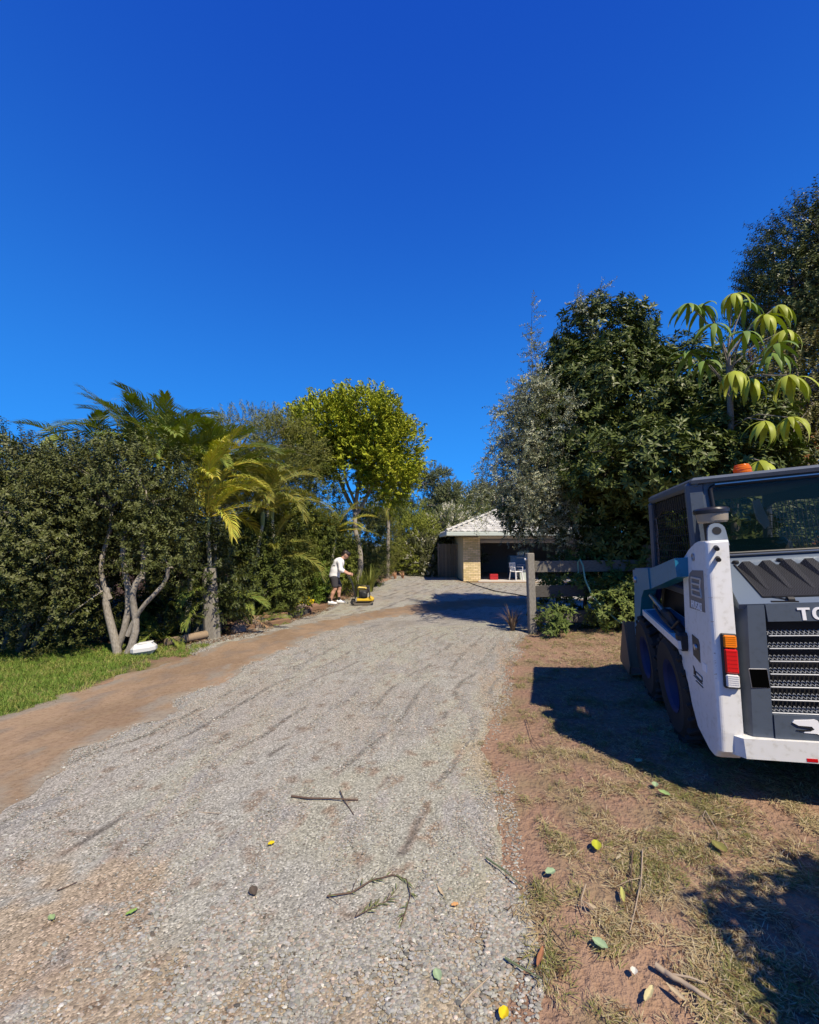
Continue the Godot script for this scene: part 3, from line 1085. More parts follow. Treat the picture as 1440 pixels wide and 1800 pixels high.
	var cb := thing("cabinet", "blue storage cabinet standing inside the dark garage", "cabinet", Vector3(5.75, Y + 0.05, -21.6))
	mb = MB.new()
	mb.bx(Vector3(0, 0.6, 0), Vector3(1.1, 1.16, 0.5), 0.015)
	obj("carcass", mb, mat("cabinet_blue", 0.06, 0.16, 0.30, 0.5), cb)
	for k in 3:
		mb = MB.new()
		mb.bx(Vector3(0, 0.25 + k * 0.36, 0.262), Vector3(1.0, 0.32, 0.02), 0.006)
		var dr := obj("drawer", mb, M.cabinet_blue, cb)
		mb = MB.new()
		mb.bx(Vector3(0, 0.34 + k * 0.36, 0.285), Vector3(0.4, 0.025, 0.025), 0.006)
		obj("handle", mb, white, dr)
	var bo := thing("storage_box", "white box lying on top of the blue cabinet", "box", Vector3(5.8, Y + 1.23, -21.6))
	mb = MB.new()
	mb.bx(Vector3(0, 0.07, 0), Vector3(0.34, 0.14, 0.25), 0.015)
	obj("body", mb, white, bo)
	mb = MB.new()
	mb.bx(Vector3(0, 0.155, 0), Vector3(0.37, 0.03, 0.28), 0.01)
	obj("lid", mb, M.gutter, bo)
	var b2 := thing("storage_tub", "pale tub on the garage floor behind the plastic chair", "tub", Vector3(5.8, Y + 0.05, -20.75))
	mb = MB.new()
	mb.loft([[Vector3(-0.28, 0, -0.18), Vector3(0.28, 0, -0.18), Vector3(0.28, 0, 0.18), Vector3(-0.28, 0, 0.18)], [Vector3(-0.33, 0.46, -0.22), Vector3(0.33, 0.46, -0.22), Vector3(0.33, 0.46, 0.22), Vector3(-0.33, 0.46, 0.22)]])
	obj("body", mb, M.gutter, b2)
	mb = MB.new()
	mb.bx(Vector3(0, 0.485, 0), Vector3(0.70, 0.05, 0.48), 0.015)
	obj("lid", mb, white, b2)
	var rb := thing("red_crate", "small red crate on the floor just inside the garage", "crate", Vector3(4.2, Y + 0.05, -20.65))
	mb = MB.new()
	for k in 4: mb.bx(Vector3(0, 0.05 + k * 0.07, 0.13), Vector3(0.38, 0.05, 0.015), 0.004)
	mb.bx(Vector3(0, 0.14, -0.13), Vector3(0.38, 0.28, 0.015))
	mb.bx(Vector3(-0.185, 0.14, 0), Vector3(0.015, 0.28, 0.26))
	mb.bx(Vector3(0.185, 0.14, 0), Vector3(0.015, 0.28, 0.26))
	mb.bx(Vector3(0, 0.01, 0), Vector3(0.38, 0.015, 0.26))
	obj("body", mb, mat("red_plastic", 0.5, 0.02, 0.03, 0.5), rb)
	var cab := MB.new()
	cab.tube([Vector3(2.75, -0.125, -19.9), Vector3(2.85, -0.125, -18.4), Vector3(3.1, -0.125, -16.8), Vector3(3.3, -0.125, -15.7), Vector3(3.75, -0.125, -14.9), Vector3(4.1, -0.125, -14.0)], [0.02, 0.02, 0.02, 0.02, 0.02, 0.02], 6, true)
	tag(obj("ground_hose", cab, mat("black_rubber", 0.02, 0.02, 0.02, 0.6)), "dark hose lying across the gravel from the brick pier", "hose")

func make_paling_fence():
	var t := thing("paling_fence", "grey timber paling fence left of the garage wall", "fence", Vector3(1.55, -0.15, -22.6))
	var pm := []
	for k in 3:
		var m = M.paling.duplicate()
		m.albedo_color = lin(0.24 + 0.05 * k, 0.205 + 0.04 * k, 0.16 + 0.03 * k)
		pm.append(m)
	for k in 11:
		var b := MB.new()
		b.bx(Vector3(0, 0.92, 0), Vector3(0.095, 1.84, 0.016), 0.003)
		var o := obj("paling", b, pm[rng.randi() % 3], t)
		o.position = Vector3(k * 0.101 + 0.05, rf(-0.03, 0.03), rf(-0.006, 0.006))
		o.rotation.z = rf(-0.008, 0.008)
	for y in [0.35, 1.5]:
		var b := MB.new()
		b.bx(Vector3(0.55, y, -0.04), Vector3(1.1, 0.075, 0.04), 0.003)
		obj("rail", b, M.paling, t)

func make_rail_fence():
	var t := thing("rail_fence", "weathered timber post and rail fence under the dark tree", "fence", Vector3(2.36, 0, -8.05))
	var posts := [0.0, 2.35, 4.7]
	for k in 3:
		var g := gh(2.36 + posts[k], -8.05 - 0.03 * posts[k])
		var b := MB.new()
		b.bx(Vector3(posts[k], g + 0.70, -0.05 * posts[k]), Vector3(0.14, 1.66, 0.13), 0.012, Vector3(0, 0.1, 0.012 if k == 0 else -0.02))
		obj("post", b, M.timber_grey, t)
	for r in [[1.21, 0.22], [0.745, 0.22], [0.25, 0.22]]:
		for k in 2:
			var b := MB.new()
			var a := Vector3(0.075 + posts[k] * 1.0, r[0] + rf(-0.012, 0.012), -0.05 * posts[k] + 0.0)
			var e := Vector3(posts[k + 1] - 0.02, r[0] + 0.02 + rf(-0.012, 0.012), -0.05 * posts[k + 1])
			b.bar(a, e, 0.045, r[1], 0.006)
			obj("rail", b, M.timber_rail if (k + int(r[0] * 10)) % 2 == 0 else M.timber_dark, t)
	# insulator knob on the near post
	var kb := MB.new()
	kb.lathe(Vector3(-0.085, 1.36, 0.0), [[0.0, -0.02], [0.022, -0.02], [0.03, 0.0], [0.022, 0.03], [0.0, 0.03]], 10, Basis(Vector3.BACK, PI / 2))
	obj("insulator", kb, mat("porcelain", 0.7, 0.7, 0.68, 0.3), t)
	# hose draped over the top rail
	var h := MB.new()
	var p := [Vector3(3.31, 1.0, -8.1), Vector3(3.29, 1.30, -8.06), Vector3(3.31, 1.36, -8.0), Vector3(3.33, 1.25, -7.92), Vector3(3.33, 1.0, -7.85), Vector3(3.42, 0.72, -7.8), Vector3(3.56, 0.50, -7.7), Vector3(3.76, 0.28, -7.55), Vector3(4.0, 0.16, -7.4), Vector3(4.3, gh(4.3, -7.3) + 0.02, -7.3), Vector3(4.7, gh(4.7, -7.3) + 0.02, -7.3)]
	var rr := []
	for k in p.size(): rr.append(0.016)
	h.tube(p, rr, 8, true)
	tag(obj("garden_hose", h, mat("hose_green", 0.16, 0.34, 0.25, 0.45)), "green garden hose looped over the timber rail fence", "hose")

func make_left_trees():
	var small := twig(12, 0.2, 0.052, 0.026, "", 101)
	var soft := twig(11, 0.26, 0.10, 0.04, "droop", 102)
	var mid := twig(11, 0.24, 0.085, 0.036, "", 103)
	var thin := twig(16, 0.34, 0.10, 0.014, "droop", 104)
	var leafset := "shrubs and trees along the left of the drive"
	var B := Vector3(-4.38, gh(-4.38, -6.4), -6.4)
	# the pale stemmed tree at the front
	tree("multi_stemmed_tree", "small dark leaved tree with pale twisting stems beside the white block", "tree", leafset, B, [
		[Vector3(-0.5, 2.45, -0.2), Vector3(0.95, 0.85, 0.9), 120], [Vector3(0.0, 2.65, -0.3), Vector3(0.65, 0.6, 0.8), 60],
		[Vector3(0.25, 1.75, -0.2), Vector3(0.35, 0.5, 0.5), 26], [Vector3(-1.25, 2.0, 0.1), Vector3(0.8, 0.95, 0.9), 100], [Vector3(-1.1, 1.35, 0.35), Vector3(0.6, 0.45, 0.5), 34],
		[Vector3(-0.75, 0.55, 0.15), Vector3(0.4, 0.35, 0.3), 22], [Vector3(0.72, 1.5, 0.1), Vector3(0.22, 0.25, 0.2), 12]],
		{"per": 13, "spread": 0.24, "c0": Color(0.065, 0.08, 0.022), "c1": Color(0.15, 0.165, 0.05), "twig": small, "leaf": M.leaf_gloss, "bark": M.bark_pale, "wob": 0.10, "r": 0.07, "each": 5, "scale": 1.0,
		"stems": [[Vector3(-0.05, 0, 0), Vector3(-0.25, 1.0, 0.05), 0.062], [Vector3(0.06, 0, 0.02), Vector3(0.3, 1.2, 0.1), 0.055], [Vector3(0.3, 1.2, 0.1), Vector3(0.28, 2.3, 0.0), 0.04], [Vector3(0.1, 0.35, 0.05), Vector3(0.72, 1.3, 0.15), 0.038],
		[Vector3(-0.25, 0.9, 0.05), Vector3(-0.95, 1.7, 0.2), 0.04], [Vector3(-0.2, 0.9, 0.05), Vector3(-0.3, 2.2, 0.0), 0.038], [Vector3(-0.12, 0.1, -0.05), Vector3(-0.1, 1.9, -0.1), 0.05], [Vector3(-0.95, 1.7, 0.2), Vector3(-1.4, 2.0, 0.25), 0.035]]})
	tree("multi_stemmed_tree", "dark leaved tree at the left edge with crossing grey branches", "tree", leafset, Vector3(-6.0, gh(-6.0, -6.5), -6.5), [
		[Vector3(-0.4, 2.1, 0), Vector3(1.2, 1.05, 1.0), 170], [Vector3(0.5, 1.5, 0.4), Vector3(0.7, 0.8, 0.6), 70], [Vector3(0.1, 0.85, 0.2), Vector3(0.8, 0.6, 0.5), 60], [Vector3(-1.2, 1.1, 0.2), Vector3(0.7, 0.9, 0.5), 60], [Vector3(0.6, 2.6, -0.5), Vector3(0.8, 0.6, 0.7), 60]],
		{"per": 13, "spread": 0.25, "c0": Color(0.07, 0.08, 0.03), "c1": Color(0.155, 0.165, 0.06), "twig": small, "leaf": M.leaf_gloss, "bark": M.bark_grey, "wob": 0.2, "r": 0.06, "each": 4,
		"stems": [[Vector3(0, 0, 0), Vector3(0.3, 1.2, 0.2), 0.06], [Vector3(-0.2, 0, 0.1), Vector3(-0.7, 1.5, 0.2), 0.06], [Vector3(0.2, 0, 0), Vector3(0.8, 1.1, 0.4), 0.045], [Vector3(-0.3, 0, 0), Vector3(-1.2, 1.0, 0.3), 0.045]]})
	# hedge filling behind them
	tree("hedge_shrub", "dense dark shrub behind the pale stemmed tree", "shrub", leafset, Vector3(-5.6, gh(-5.6, -8.2), -8.2), [[Vector3(0, 1.5, 0), Vector3(1.6, 1.4, 0.7), 220], [Vector3(1.5, 1.0, 0.3), Vector3(0.9, 1.0, 0.6), 90], [Vector3(-1.8, 1.4, 0), Vector3(1.2, 1.2, 0.7), 120]],
		{"per": 8, "spread": 0.28, "c0": Color(0.04, 0.05, 0.015), "c1": Color(0.08, 0.10, 0.03), "twig": mid, "leaf": M.leaf_gloss, "bark": M.bark_dark, "r": 0.05, "each": 8})
	# palms
	var fm := []
	for k in 4: fm.append(frond_mesh(1.75, [0.7, 1.0, 1.3, 1.6][k], 0.024, 0.52, 44, 0.28, Color(0.17, 0.225, 0.05), 50 + k))
	var fy := []
	for k in 4: fy.append(frond_mesh(1.6, [0.7, 1.1, 1.5, 1.8][k], 0.022, 0.48, 38, 0.3, Color(0.36, 0.37, 0.055), 60 + k))
	var fd := []
	for k in 3: fd.append(frond_mesh(1.75, [1.2, 1.7, 2.1][k], 0.022, 0.48, 38, 0.42, Color(0.20, 0.22, 0.05), 70 + k))
	var pk := 0
	var pg := "tall cane palms rising behind the dark trees"
	for q in [[-7.0, -8.9, 2.85, 1.0], [-6.3, -8.7, 3.3, 1.0], [-5.75, -9.1, 3.45, 1.05], [-5.3, -8.6, 3.2, 1.0], [-4.85, -9.0, 3.3, 1.0], [-7.7, -8.6, 2.4, 0.95], [-4.6, -9.8, 3.2, 1.0], [-6.0, -9.6, 3.5, 1.05]]:
		palm(["first cane palm", "tall arching cane palm, second", "third tall cane palm", "tall cane palm with drooping side fronds, fifth", "upright cane palm, sixth", "lowest cane palm, outermost", "cane palm at the right end", "rear cane palm, fourth"][pk] + " from the left behind the dark leaved trees", Vector3(q[0], gh(q[0], q[1]), q[1]), q[2], 18, fm, q[3], pg, 0.05, 0.1, "cane_palm", Vector2(0.2, 1.3))
		pk += 1
	var labels := ["yellow green cane palm with sunlit fronds right of the pale stemmed tree", "shorter golden cane palm leaning over the grey splintered post", "golden cane palm standing behind the splintered post's fronds"]
	var k2 := 0
	for q in [[-4.15, -7.8, 2.35, 0.95], [-3.8, -7.95, 2.0, 0.85], [-4.0, -8.5, 2.85, 0.95]]:
		palm(labels[k2], Vector3(q[0], gh(q[0], q[1]), q[1]), q[2], 12, fy, q[3], "", 0.042, 0.06)
		k2 += 1
	labels = ["green palm arching over the stone garden edge", "palm with long hanging fronds beside the dense shrubs", "drooping palm behind the walking man", "low palm with drooping olive fronds near the yellow heap", "palm between the golden palms and the bright round tree"]
	k2 = 0
	for q in [[-3.75, -9.9, 2.3, 1.0], [-3.5, -10.9, 2.5, 1.05], [-2.75, -14.3, 2.0, 1.0], [-3.6, -10.3, 1.1, 0.9], [-4.0, -11.4, 3.0, 1.05]]:
		palm(labels[k2], Vector3(q[0], gh(q[0], q[1]), q[1]), q[2], 11, fd if k2 != 2 else fy, q[3], "", 0.045, 0.08)
		k2 += 1
	# low palms at the fence post
	labels = ["low young palm spreading broad fronds left of the splintered post", "low young palm growing over the old sleepers", "small palm seedling beside the stone edge", "young palm tucked in the shade under the golden palms"]
	k2 = 0
	for q in [[-3.8, -7.75, 0.5, 0.62], [-4.35, -7.35, 0.0, 0.55], [-3.35, -8.9, 0.0, 0.6], [-4.6, -7.9, 0.3, 0.65]]:
		palm(labels[k2], Vector3(q[0], gh(q[0], q[1]), q[1]), q[2], 9, fm, q[3], "", 0.05, 0.02, "young_palm", Vector2(0.1, 1.1))
		k2 += 1
	# shrubs along the drive
	var sh := [
		["dark green shrub behind the stone garden edge", -4.0, -10.6, 1.1, 1.25, 0.9, 130, 0],
		["tall leafy shrub left of the walking man", -4.0, -12.6, 1.5, 1.65, 1.0, 200, 1],
		["glossy low shrub behind the man's back", -3.35, -13.3, 0.55, 0.6, 0.6, 60, 2],
		["bushy green shrub behind the plate compactor", -3.0, -15.2, 1.3, 1.4, 0.9, 130, 1],
		["tall thicket under the bright round tree", -3.6, -14.6, 2.7, 2.6, 1.2, 280, 0],
		["olive green shrub at the back of the palms", -4.9, -12.3, 1.9, 2.2, 1.3, 210, 3],
		["dark shrub left of the pole like palm trunk", -2.2, -18.0, 1.5, 1.7, 1.1, 150, 0],
		["grey green thicket behind the drive's far bend", -2.1, -22.5, 1.6, 1.9, 1.5, 170, 3]]
	var cols := [[Color(0.06, 0.085, 0.02), Color(0.14, 0.17, 0.04)], [Color(0.09, 0.12, 0.02), Color(0.22, 0.24, 0.05)], [Color(0.08, 0.13, 0.02), Color(0.17, 0.25, 0.04)], [Color(0.12, 0.13, 0.035), Color(0.21, 0.21, 0.06)]]
	for q in sh:
		tree("garden_shrub", q[0], "shrub", leafset, Vector3(q[1], gh(q[1], q[2]), q[2]), [[Vector3(0, q[3], 0), Vector3(q[5], q[4], q[5]), q[6]], [Vector3(rf(-0.6, 0.6) * q[5], q[3] * 0.6, 0.3), Vector3(q[5] * 0.8, q[3] * 0.6, q[5] * 0.8), int(q[6] * 0.5)]],
			{"per": 8, "spread": 0.3, "c0": cols[q[7]][0], "c1": cols[q[7]][1], "twig": mid if q[7] != 3 else thin, "leaf": M.leaf_soft, "bark": M.bark_dark, "r": 0.05, "each": 9, "scale": 1.1})
	# the bright round tree
	tree("round_crowned_tree", "round crowned bright yellow green tree above the walking man", "tree", "", Vector3(-2.1, gh(-2.1, -15.6), -15.6), [
		[Vector3(-1.2, 6.1, 0), Vector3(1.35, 1.15, 1.3), 130], [Vector3(0.35, 6.4, 0.1), Vector3(1.45, 1.15, 1.4), 150], [Vector3(1.35, 5.4, 0.1), Vector3(1.25, 1.25, 1.2), 110], [Vector3(-1.7, 5.2, 0.2), Vector3(0.9, 0.9, 0.9), 55], [Vector3(0.3, 5.2, 0.5), Vector3(1.2, 1.0, 1.0), 50], [Vector3(1.3, 4.3, -0.2), Vector3(1.0, 0.9, 1.0), 60]],
		{"per": 11, "spread": 0.36, "c0": Color(0.19, 0.25, 0.02), "c1": Color(0.44, 0.45, 0.035), "twig": soft, "leaf": M.leaf_soft, "bark": M.bark_pale, "r": 0.1, "each": 8, "scale": 1.25, "shell": 0.7, "wob": 0.1,
		"stems": [[Vector3(0, 0, 0), Vector3(0.05, 3.2, 0), 0.11], [Vector3(0.05, 3.1, 0), Vector3(-1.0, 5.2, 0), 0.08], [Vector3(0.05, 3.2, 0), Vector3(0.5, 5.4, 0), 0.08], [Vector3(0.05, 3.0, 0), Vector3(1.2, 4.7, 0.1), 0.07], [Vector3(0, 2.6, 0), Vector3(-0.4, 4.8, 0.2), 0.06]]})
	# olive tree behind
	tree("olive_green_tree", "rounded olive green tree behind the cane palms", "tree", "", Vector3(-5.2, gh(-5.2, -14), -14.0), [[Vector3(-0.5, 4.9, 0), Vector3(1.5, 1.3, 1.3), 160], [Vector3(0.9, 4.7, 0.2), Vector3(1.2, 1.2, 1.2), 120], [Vector3(0.2, 3.4, 0.3), Vector3(1.6, 1.2, 1.2), 120], [Vector3(0.5, 5.8, 0), Vector3(0.4, 0.45, 0.4), 16]],
		{"per": 8, "spread": 0.33, "c0": Color(0.14, 0.155, 0.04), "c1": Color(0.25, 0.25, 0.07), "twig": thin, "leaf": M.leaf_soft, "bark": M.bark_grey, "r": 0.12, "each": 8, "scale": 1.2})
	# slender trunked palm further back
	palm("slender grey palm trunk with drooping dry fronds beyond the man", Vector3(-1.15, -0.15, -22.0), 4.3, 14, fd, 1.1, "", 0.085, 0.01, "slender_palm", Vector2(-0.5, 1.0), "bark_pale")
	# strap leaved clumps
	var st := strap_mesh(70, 0.9, 0.03, Color(0.10, 0.14, 0.03), Color(0.24, 0.24, 0.05), 81)
	for q in [["arching strap leaved clump behind the plate compactor", -1.75, -14.2, 1.2], ["yellow green strap leaved clump near the drive's bend", -1.5, -15.8, 1.35], ["strap leaved clump left of the slender palm", -1.75, -17.5, 1.3], ["small strap leaved clump at the gravel's edge", -2.35, -13.6, 0.8]]:
		var t := thing("strap_leaf_plant", q[0], "plant", Vector3(q[1], gh(q[1], q[2]), q[2]), rf(0, 6), "strap leaved plants by the drive")
		var o := obj("leaves", st, M.frond, t)
		o.scale = Vector3.ONE * q[3]
		stuff(o)
	var br := strap_mesh(26, 0.55, 0.05, Color(0.42, 0.20, 0.12), Color(0.50, 0.36, 0.22), 82)
	for q in [["pinkish spiky bromeliad at the foot of the slender palm", -0.75, -21.6], ["pinkish spiky bromeliad right of the slender palm", -0.35, -21.9]]:
		var t := thing("bromeliad", q[0], "plant", Vector3(q[1], gh(q[1], q[2]) - 0.03, q[2]), rf(0, 6), "bromeliads by the slender palm")
		stuff(obj("leaves", br, M.leaf_dull, t))

func make_far_trees():
	var gum := twig(18, 0.6, 0.22, 0.06, "droop", 111)
	var bush := twig(14, 0.4, 0.16, 0.035, "droop", 112)
	var far := "gum trees on the skyline"
	var gl := ["tall gum tree on the skyline right of the bright round tree", "gum tree on the skyline left of the garage roof", "gum tree directly above the garage roof's left hip", "gum tree half hidden behind the garage ridge", "farther gum tree behind the dark garden tree", "gum tree behind the bright round tree's trunk", "gum tree on the skyline beyond the cane palms", "gum tree seen low at the photograph's left edge"]
	var k := 0
	for q in [[3.0, -46, 10.6, 1.0], [5.2, -52, 8.6, 1.0], [8.6, -50, 9.2, 1.1], [13.0, -54, 9.6, 1.2], [19.0, -52, 10.5, 1.3], [-2.5, -48, 9.0, 1.1], [-24.0, -50, 9.0, 1.2], [-47.0, -46, 10.5, 1.2]]:
		var h: float = q[2]
		var w: float = q[3]
		var lobes := []
		for j in 7:
			var a := j * 2.4
			lobes.append([Vector3(cos(a) * 1.9 * w, h * rf(0.5, 0.88), sin(a) * 1.6), Vector3(1.5 * w, 1.0, 1.4) * rf(0.8, 1.2), 26])
		lobes.append([Vector3(0, h * 0.92, 0), Vector3(1.2, 0.8, 1.2), 22])
		lobes.append([Vector3(0, h * 0.3, 0), Vector3(2.6 * w, h * 0.28, 1.8), 60])
		tree("gum_tree", gl[k], "tree", far, Vector3(q[0], -0.2, q[1]), lobes, {"per": 9, "spread": 0.55, "c0": Color(0.085, 0.115, 0.05), "c1": Color(0.19, 0.205, 0.09), "twig": gum, "leaf": M.leaf_dull, "bark": M.bark_pale, "r": 0.2, "each": 7, "scale": 1.0, "shell": 0.5})
		k += 1
	var bl := ["light green feathery bush behind the far bend of the drive", "yellow green bush right of the slender palm", "grey green thicket beside the paling fence", "white flowering bush leaning over the paling fence", "dark thicket behind the paling fence", "bushy tree behind the garage's left corner"]
	k = 0
	var bc := [[Color(0.12, 0.16, 0.03), Color(0.22, 0.24, 0.06)], [Color(0.16, 0.2, 0.03), Color(0.26, 0.28, 0.05)], [Color(0.08, 0.095, 0.045), Color(0.15, 0.155, 0.08)], [Color(0.11, 0.14, 0.05), Color(0.2, 0.22, 0.1)], [Color(0.04, 0.06, 0.02), Color(0.08, 0.1, 0.03)], [Color(0.07, 0.095, 0.03), Color(0.14, 0.16, 0.05)]]
	for q in [[-0.2, -27.5, 2.4, 2.4, 1.7], [0.5, -25.5, 1.8, 1.9, 1.5], [0.9, -24.5, 1.1, 1.2, 1.0], [2.6, -26.0, 2.4, 1.7, 1.3], [2.2, -28.5, 1.6, 1.8, 1.8], [5.0, -31.0, 2.4, 2.4, 2.2]]:
		tree("background_bush", bl[k], "bush", "bushes beyond the drive", Vector3(q[0], -0.2, q[1]), [[Vector3(0, q[2], 0), Vector3(q[4], q[3], q[4]), 130], [Vector3(0.3, q[2] * 0.5, 0.5), Vector3(q[4] * 1.1, q[3] * 0.6, q[4]), 80]],
			{"per": 9, "spread": 0.4, "c0": bc[k][0], "c1": bc[k][1], "twig": bush, "leaf": M.leaf_soft, "bark": M.bark_grey, "r": 0.07, "each": 9, "tip": Color(0.62, 0.6, 0.5), "tip_share": 0.4 if k == 3 else (0.12 if k == 2 else 0.0)})
		k += 1
	# low bush closing the view on both sides
	var hl := ["distant dark wood on the left horizon", "distant dark wood on the right horizon"]
	for s in 2:
		var sc := Scatter.new()
		var lobes := []
		for j in 16:
			var x := (-70.0 + j * 4.0) if s == 0 else (10.0 + j * 4.0)
			lobes.append([Vector3(x, 2.2, -62 + rf(-4, 4)), Vector3(3.5, rf(2.6, 4.2), 3.0), 60])
		crown(lobes, 7, 0.9, sc, Color(0.05, 0.075, 0.035), Color(0.11, 0.125, 0.06), 1.7, 0.5, 0.6)
		var o := sc.node(numbered("distant_wood"), gum, M.leaf_dull)
		add_child(o, true)
		stuff(o)
		tag(o, hl[s], "wood")

func palmate(n: int, l: float, w: float, droop: float, seed_: int, c: Color) -> Array:
	# umbrella tree leaf: leaflets from the end of a stalk, one mesh per leaflet is shared
	var r := RandomNumberGenerator.new()
	r.seed = seed_
	var out := []
	for k in 3:
		var b := MB.new()
		var g := r.randf_range(0.8, 1.2)
		b.col = Color(c.r * g, c.g * g, c.b * g)
		var p := Vector3.ZERO
		var ang := r.randf_range(-0.1, 0.25)
		var last := []
		for j in 8:
			var u := j / 7.0
			var hw := w * 0.5 * sin(PI * clampf(pow(u, 0.8) * 0.9 + 0.08, 0, 1))
			var nn := Vector3(0, cos(ang), sin(ang))
			var ia := b.vert(p + Vector3(-hw, 0, 0) - nn * hw * 0.25)
			var im := b.vert(p)
			var ib := b.vert(p + Vector3(hw, 0, 0) - nn * hw * 0.25)
			if last.size(): b.ix.append_array([last[0], last[1], im, last[0], im, ia, last[1], last[2], ib, last[1], ib, im])
			last = [ia, im, ib]
			ang += droop / 7.0 * r.randf_range(0.7, 1.3)
			p += Vector3(0, -sin(ang), cos(ang)) * l / 7.0
		out.append(b.mesh())
	return out

func make_right_trees():
	var big := twig(9, 0.2, 0.125, 0.05, "whorl", 121)
	var vine := twig(16, 0.42, 0.055, 0.032, "", 122)
	var small := twig(12, 0.22, 0.06, 0.03, "", 123)
	var T := Vector3(4.3, gh(4.3, -9.6), -9.6)
	tree("dark_garden_tree", "large dark glossy leaved tree standing behind the rail fence", "tree", "", T, [
		[Vector3(0.35, 6.25, 0.0), Vector3(1.0, 0.95, 1.0), 120], [Vector3(-0.25, 5.7, 0.1), Vector3(0.6, 0.6, 0.7), 44], [Vector3(0.5, 4.9, 0.2), Vector3(1.6, 1.1, 1.4), 210], [Vector3(-0.75, 4.3, 0.3), Vector3(0.85, 0.85, 1.0), 90], [Vector3(1.8, 5.0, 0.2), Vector3(1.2, 1.05, 1.2), 130],
		[Vector3(1.2, 3.4, 0.4), Vector3(1.7, 1.2, 1.2), 170], [Vector3(-0.1, 3.3, 0.4), Vector3(1.1, 0.8, 1.1), 90], [Vector3(2.3, 3.9, 1.2), Vector3(0.9, 1.2, 0.7), 80], [Vector3(1.5, 2.5, 2.5), Vector3(1.0, 1.2, 0.45), 90], [Vector3(1.55, 3.5, 2.3), Vector3(0.7, 0.7, 0.4), 50], [Vector3(0.1, 3.0, 2.5), Vector3(0.9, 0.45, 0.6), 50], [Vector3(-0.7, 2.7, 1.9), Vector3(0.5, 0.35, 0.5), 22], [Vector3(0.6, 2.0, 0.7), Vector3(1.2, 0.9, 0.8), 100], [Vector3(2.2, 1.9, 0.6), Vector3(1.4, 1.2, 0.8), 120], [Vector3(1.0, 1.1, 0.6), Vector3(1.3, 0.6, 0.6), 60], [Vector3(3.4, 3.0, 0.3), Vector3(1.2, 1.5, 1.0), 110]],
		{"per": 12, "spread": 0.30, "c0": Color(0.06, 0.085, 0.022), "c1": Color(0.13, 0.165, 0.042), "twig": big, "leaf": M.leaf_gloss, "bark": M.bark_dark, "r": 0.14, "each": 7, "scale": 1.05, "shell": 0.68, "up": 0.7,
		"stems": [[Vector3(0.4, 0, 0), Vector3(0.3, 2.6, 0), 0.15], [Vector3(0.3, 2.5, 0), Vector3(-0.4, 5.4, 0), 0.1], [Vector3(0.3, 2.4, 0), Vector3(1.6, 4.6, 0.1), 0.1], [Vector3(0.3, 2.2, 0), Vector3(-0.9, 3.8, 0.3), 0.08], [Vector3(0.6, 0, 0.1), Vector3(1.8, 2.4, 0.4), 0.08]]})
	# the silvery leaved creeper climbing its left side, with long loose shoots
	var v := thing("silver_creeper", "silvery small leaved creeper trailing from the dark tree's left side", "creeper", Vector3(2.9, gh(2.9, -9.0), -9.0))
	var s := Scatter.new()
	var vb := MB.new()
	var paths := []
	for q in [[Vector3(0.1, 4.1, 0), Vector3(-0.05, 5.0, 0), Vector3(-0.16, 6.0, 0.1), Vector3(-0.12, 7.1, 0.1)], [Vector3(0.2, 4.0, 0), Vector3(-0.1, 4.9, 0.1), Vector3(-0.05, 5.6, 0.1), Vector3(-0.12, 6.6, 0.0)], [Vector3(0.3, 4.4, 0), Vector3(0.15, 5.2, 0), Vector3(0.0, 5.7, 0), Vector3(0.0, 6.3, 0)],
		[Vector3(1.3, 6.3, 0), Vector3(1.35, 6.9, 0), Vector3(1.38, 7.2, 0), Vector3(1.5, 7.65, 0)], [Vector3(1.2, 6.4, 0), Vector3(1.15, 6.9, 0), Vector3(1.05, 7.1, 0), Vector3(0.95, 7.35, 0)]]:
		paths.append([q, 1])
	for k in 60:
		var a := Vector3(rf(-0.4, 0.6), rf(2.9, 5.3), rf(-0.6, 0.8))
		var l := rf(0.5, 1.6) * (1.0 if a.y < 4.3 else 0.6)
		var d := Vector3(rf(-1.0, -0.1), rf(-0.5, 0.25), rf(-0.3, 0.4))
		paths.append([[a, a + d * l * 0.5 + Vector3(0, 0.15, 0), a + d * l * 0.85, a + d * l + Vector3(-0.05, -0.35 * l, 0)], 0])
	for k in 60:
		var a := Vector3(rf(-0.7, 0.6), rf(2.2, 4.9), rf(-0.7, 0.8))
		paths.append([[a, a + Vector3(rf(-0.2, 0.1), -0.1, 0.05), a + Vector3(rf(-0.25, 0.1), -0.35, 0.1), a + Vector3(rf(-0.3, 0.1), -0.8, 0.1)], 0])
	for pq in paths:
		var q: Array = pq[0]
		var pts := []
		for j in 13:
			var u := j / 12.0 * 3.0
			var i := mini(int(u), 2)
			pts.append(q[i].cubic_interpolate(q[i + 1], q[maxi(i - 1, 0)], q[mini(i + 2, 3)], u - i))
		var rr := []
		for j in 13: rr.append(lerpf(0.01, 0.003, j / 12.0))
		vb.tube(pts, rr, 4, false)
		for j in 12:
			for e in (5 if pq[1] == 1 else 3):
				var g: Vector3 = (pts[j + 1] - pts[j]).normalized() * 0.6 + rdir()
				g = g.normalized()
				var x := g.cross(rdir()).normalized()
				s.add(Transform3D(Basis(x, g, x.cross(g)).scaled(Vector3.ONE * rf(0.5, 0.95)), pts[j].lerp(pts[j + 1], rng.randf())), mixc(Color(0.20, 0.23, 0.13), Color(0.48, 0.49, 0.36), rng.randf()))
	obj("stem", vb, M.bark_dark, v)
	var o := s.node("foliage", vine, M.leaf_gloss)
	v.add_child(o, true)
	stuff(o)
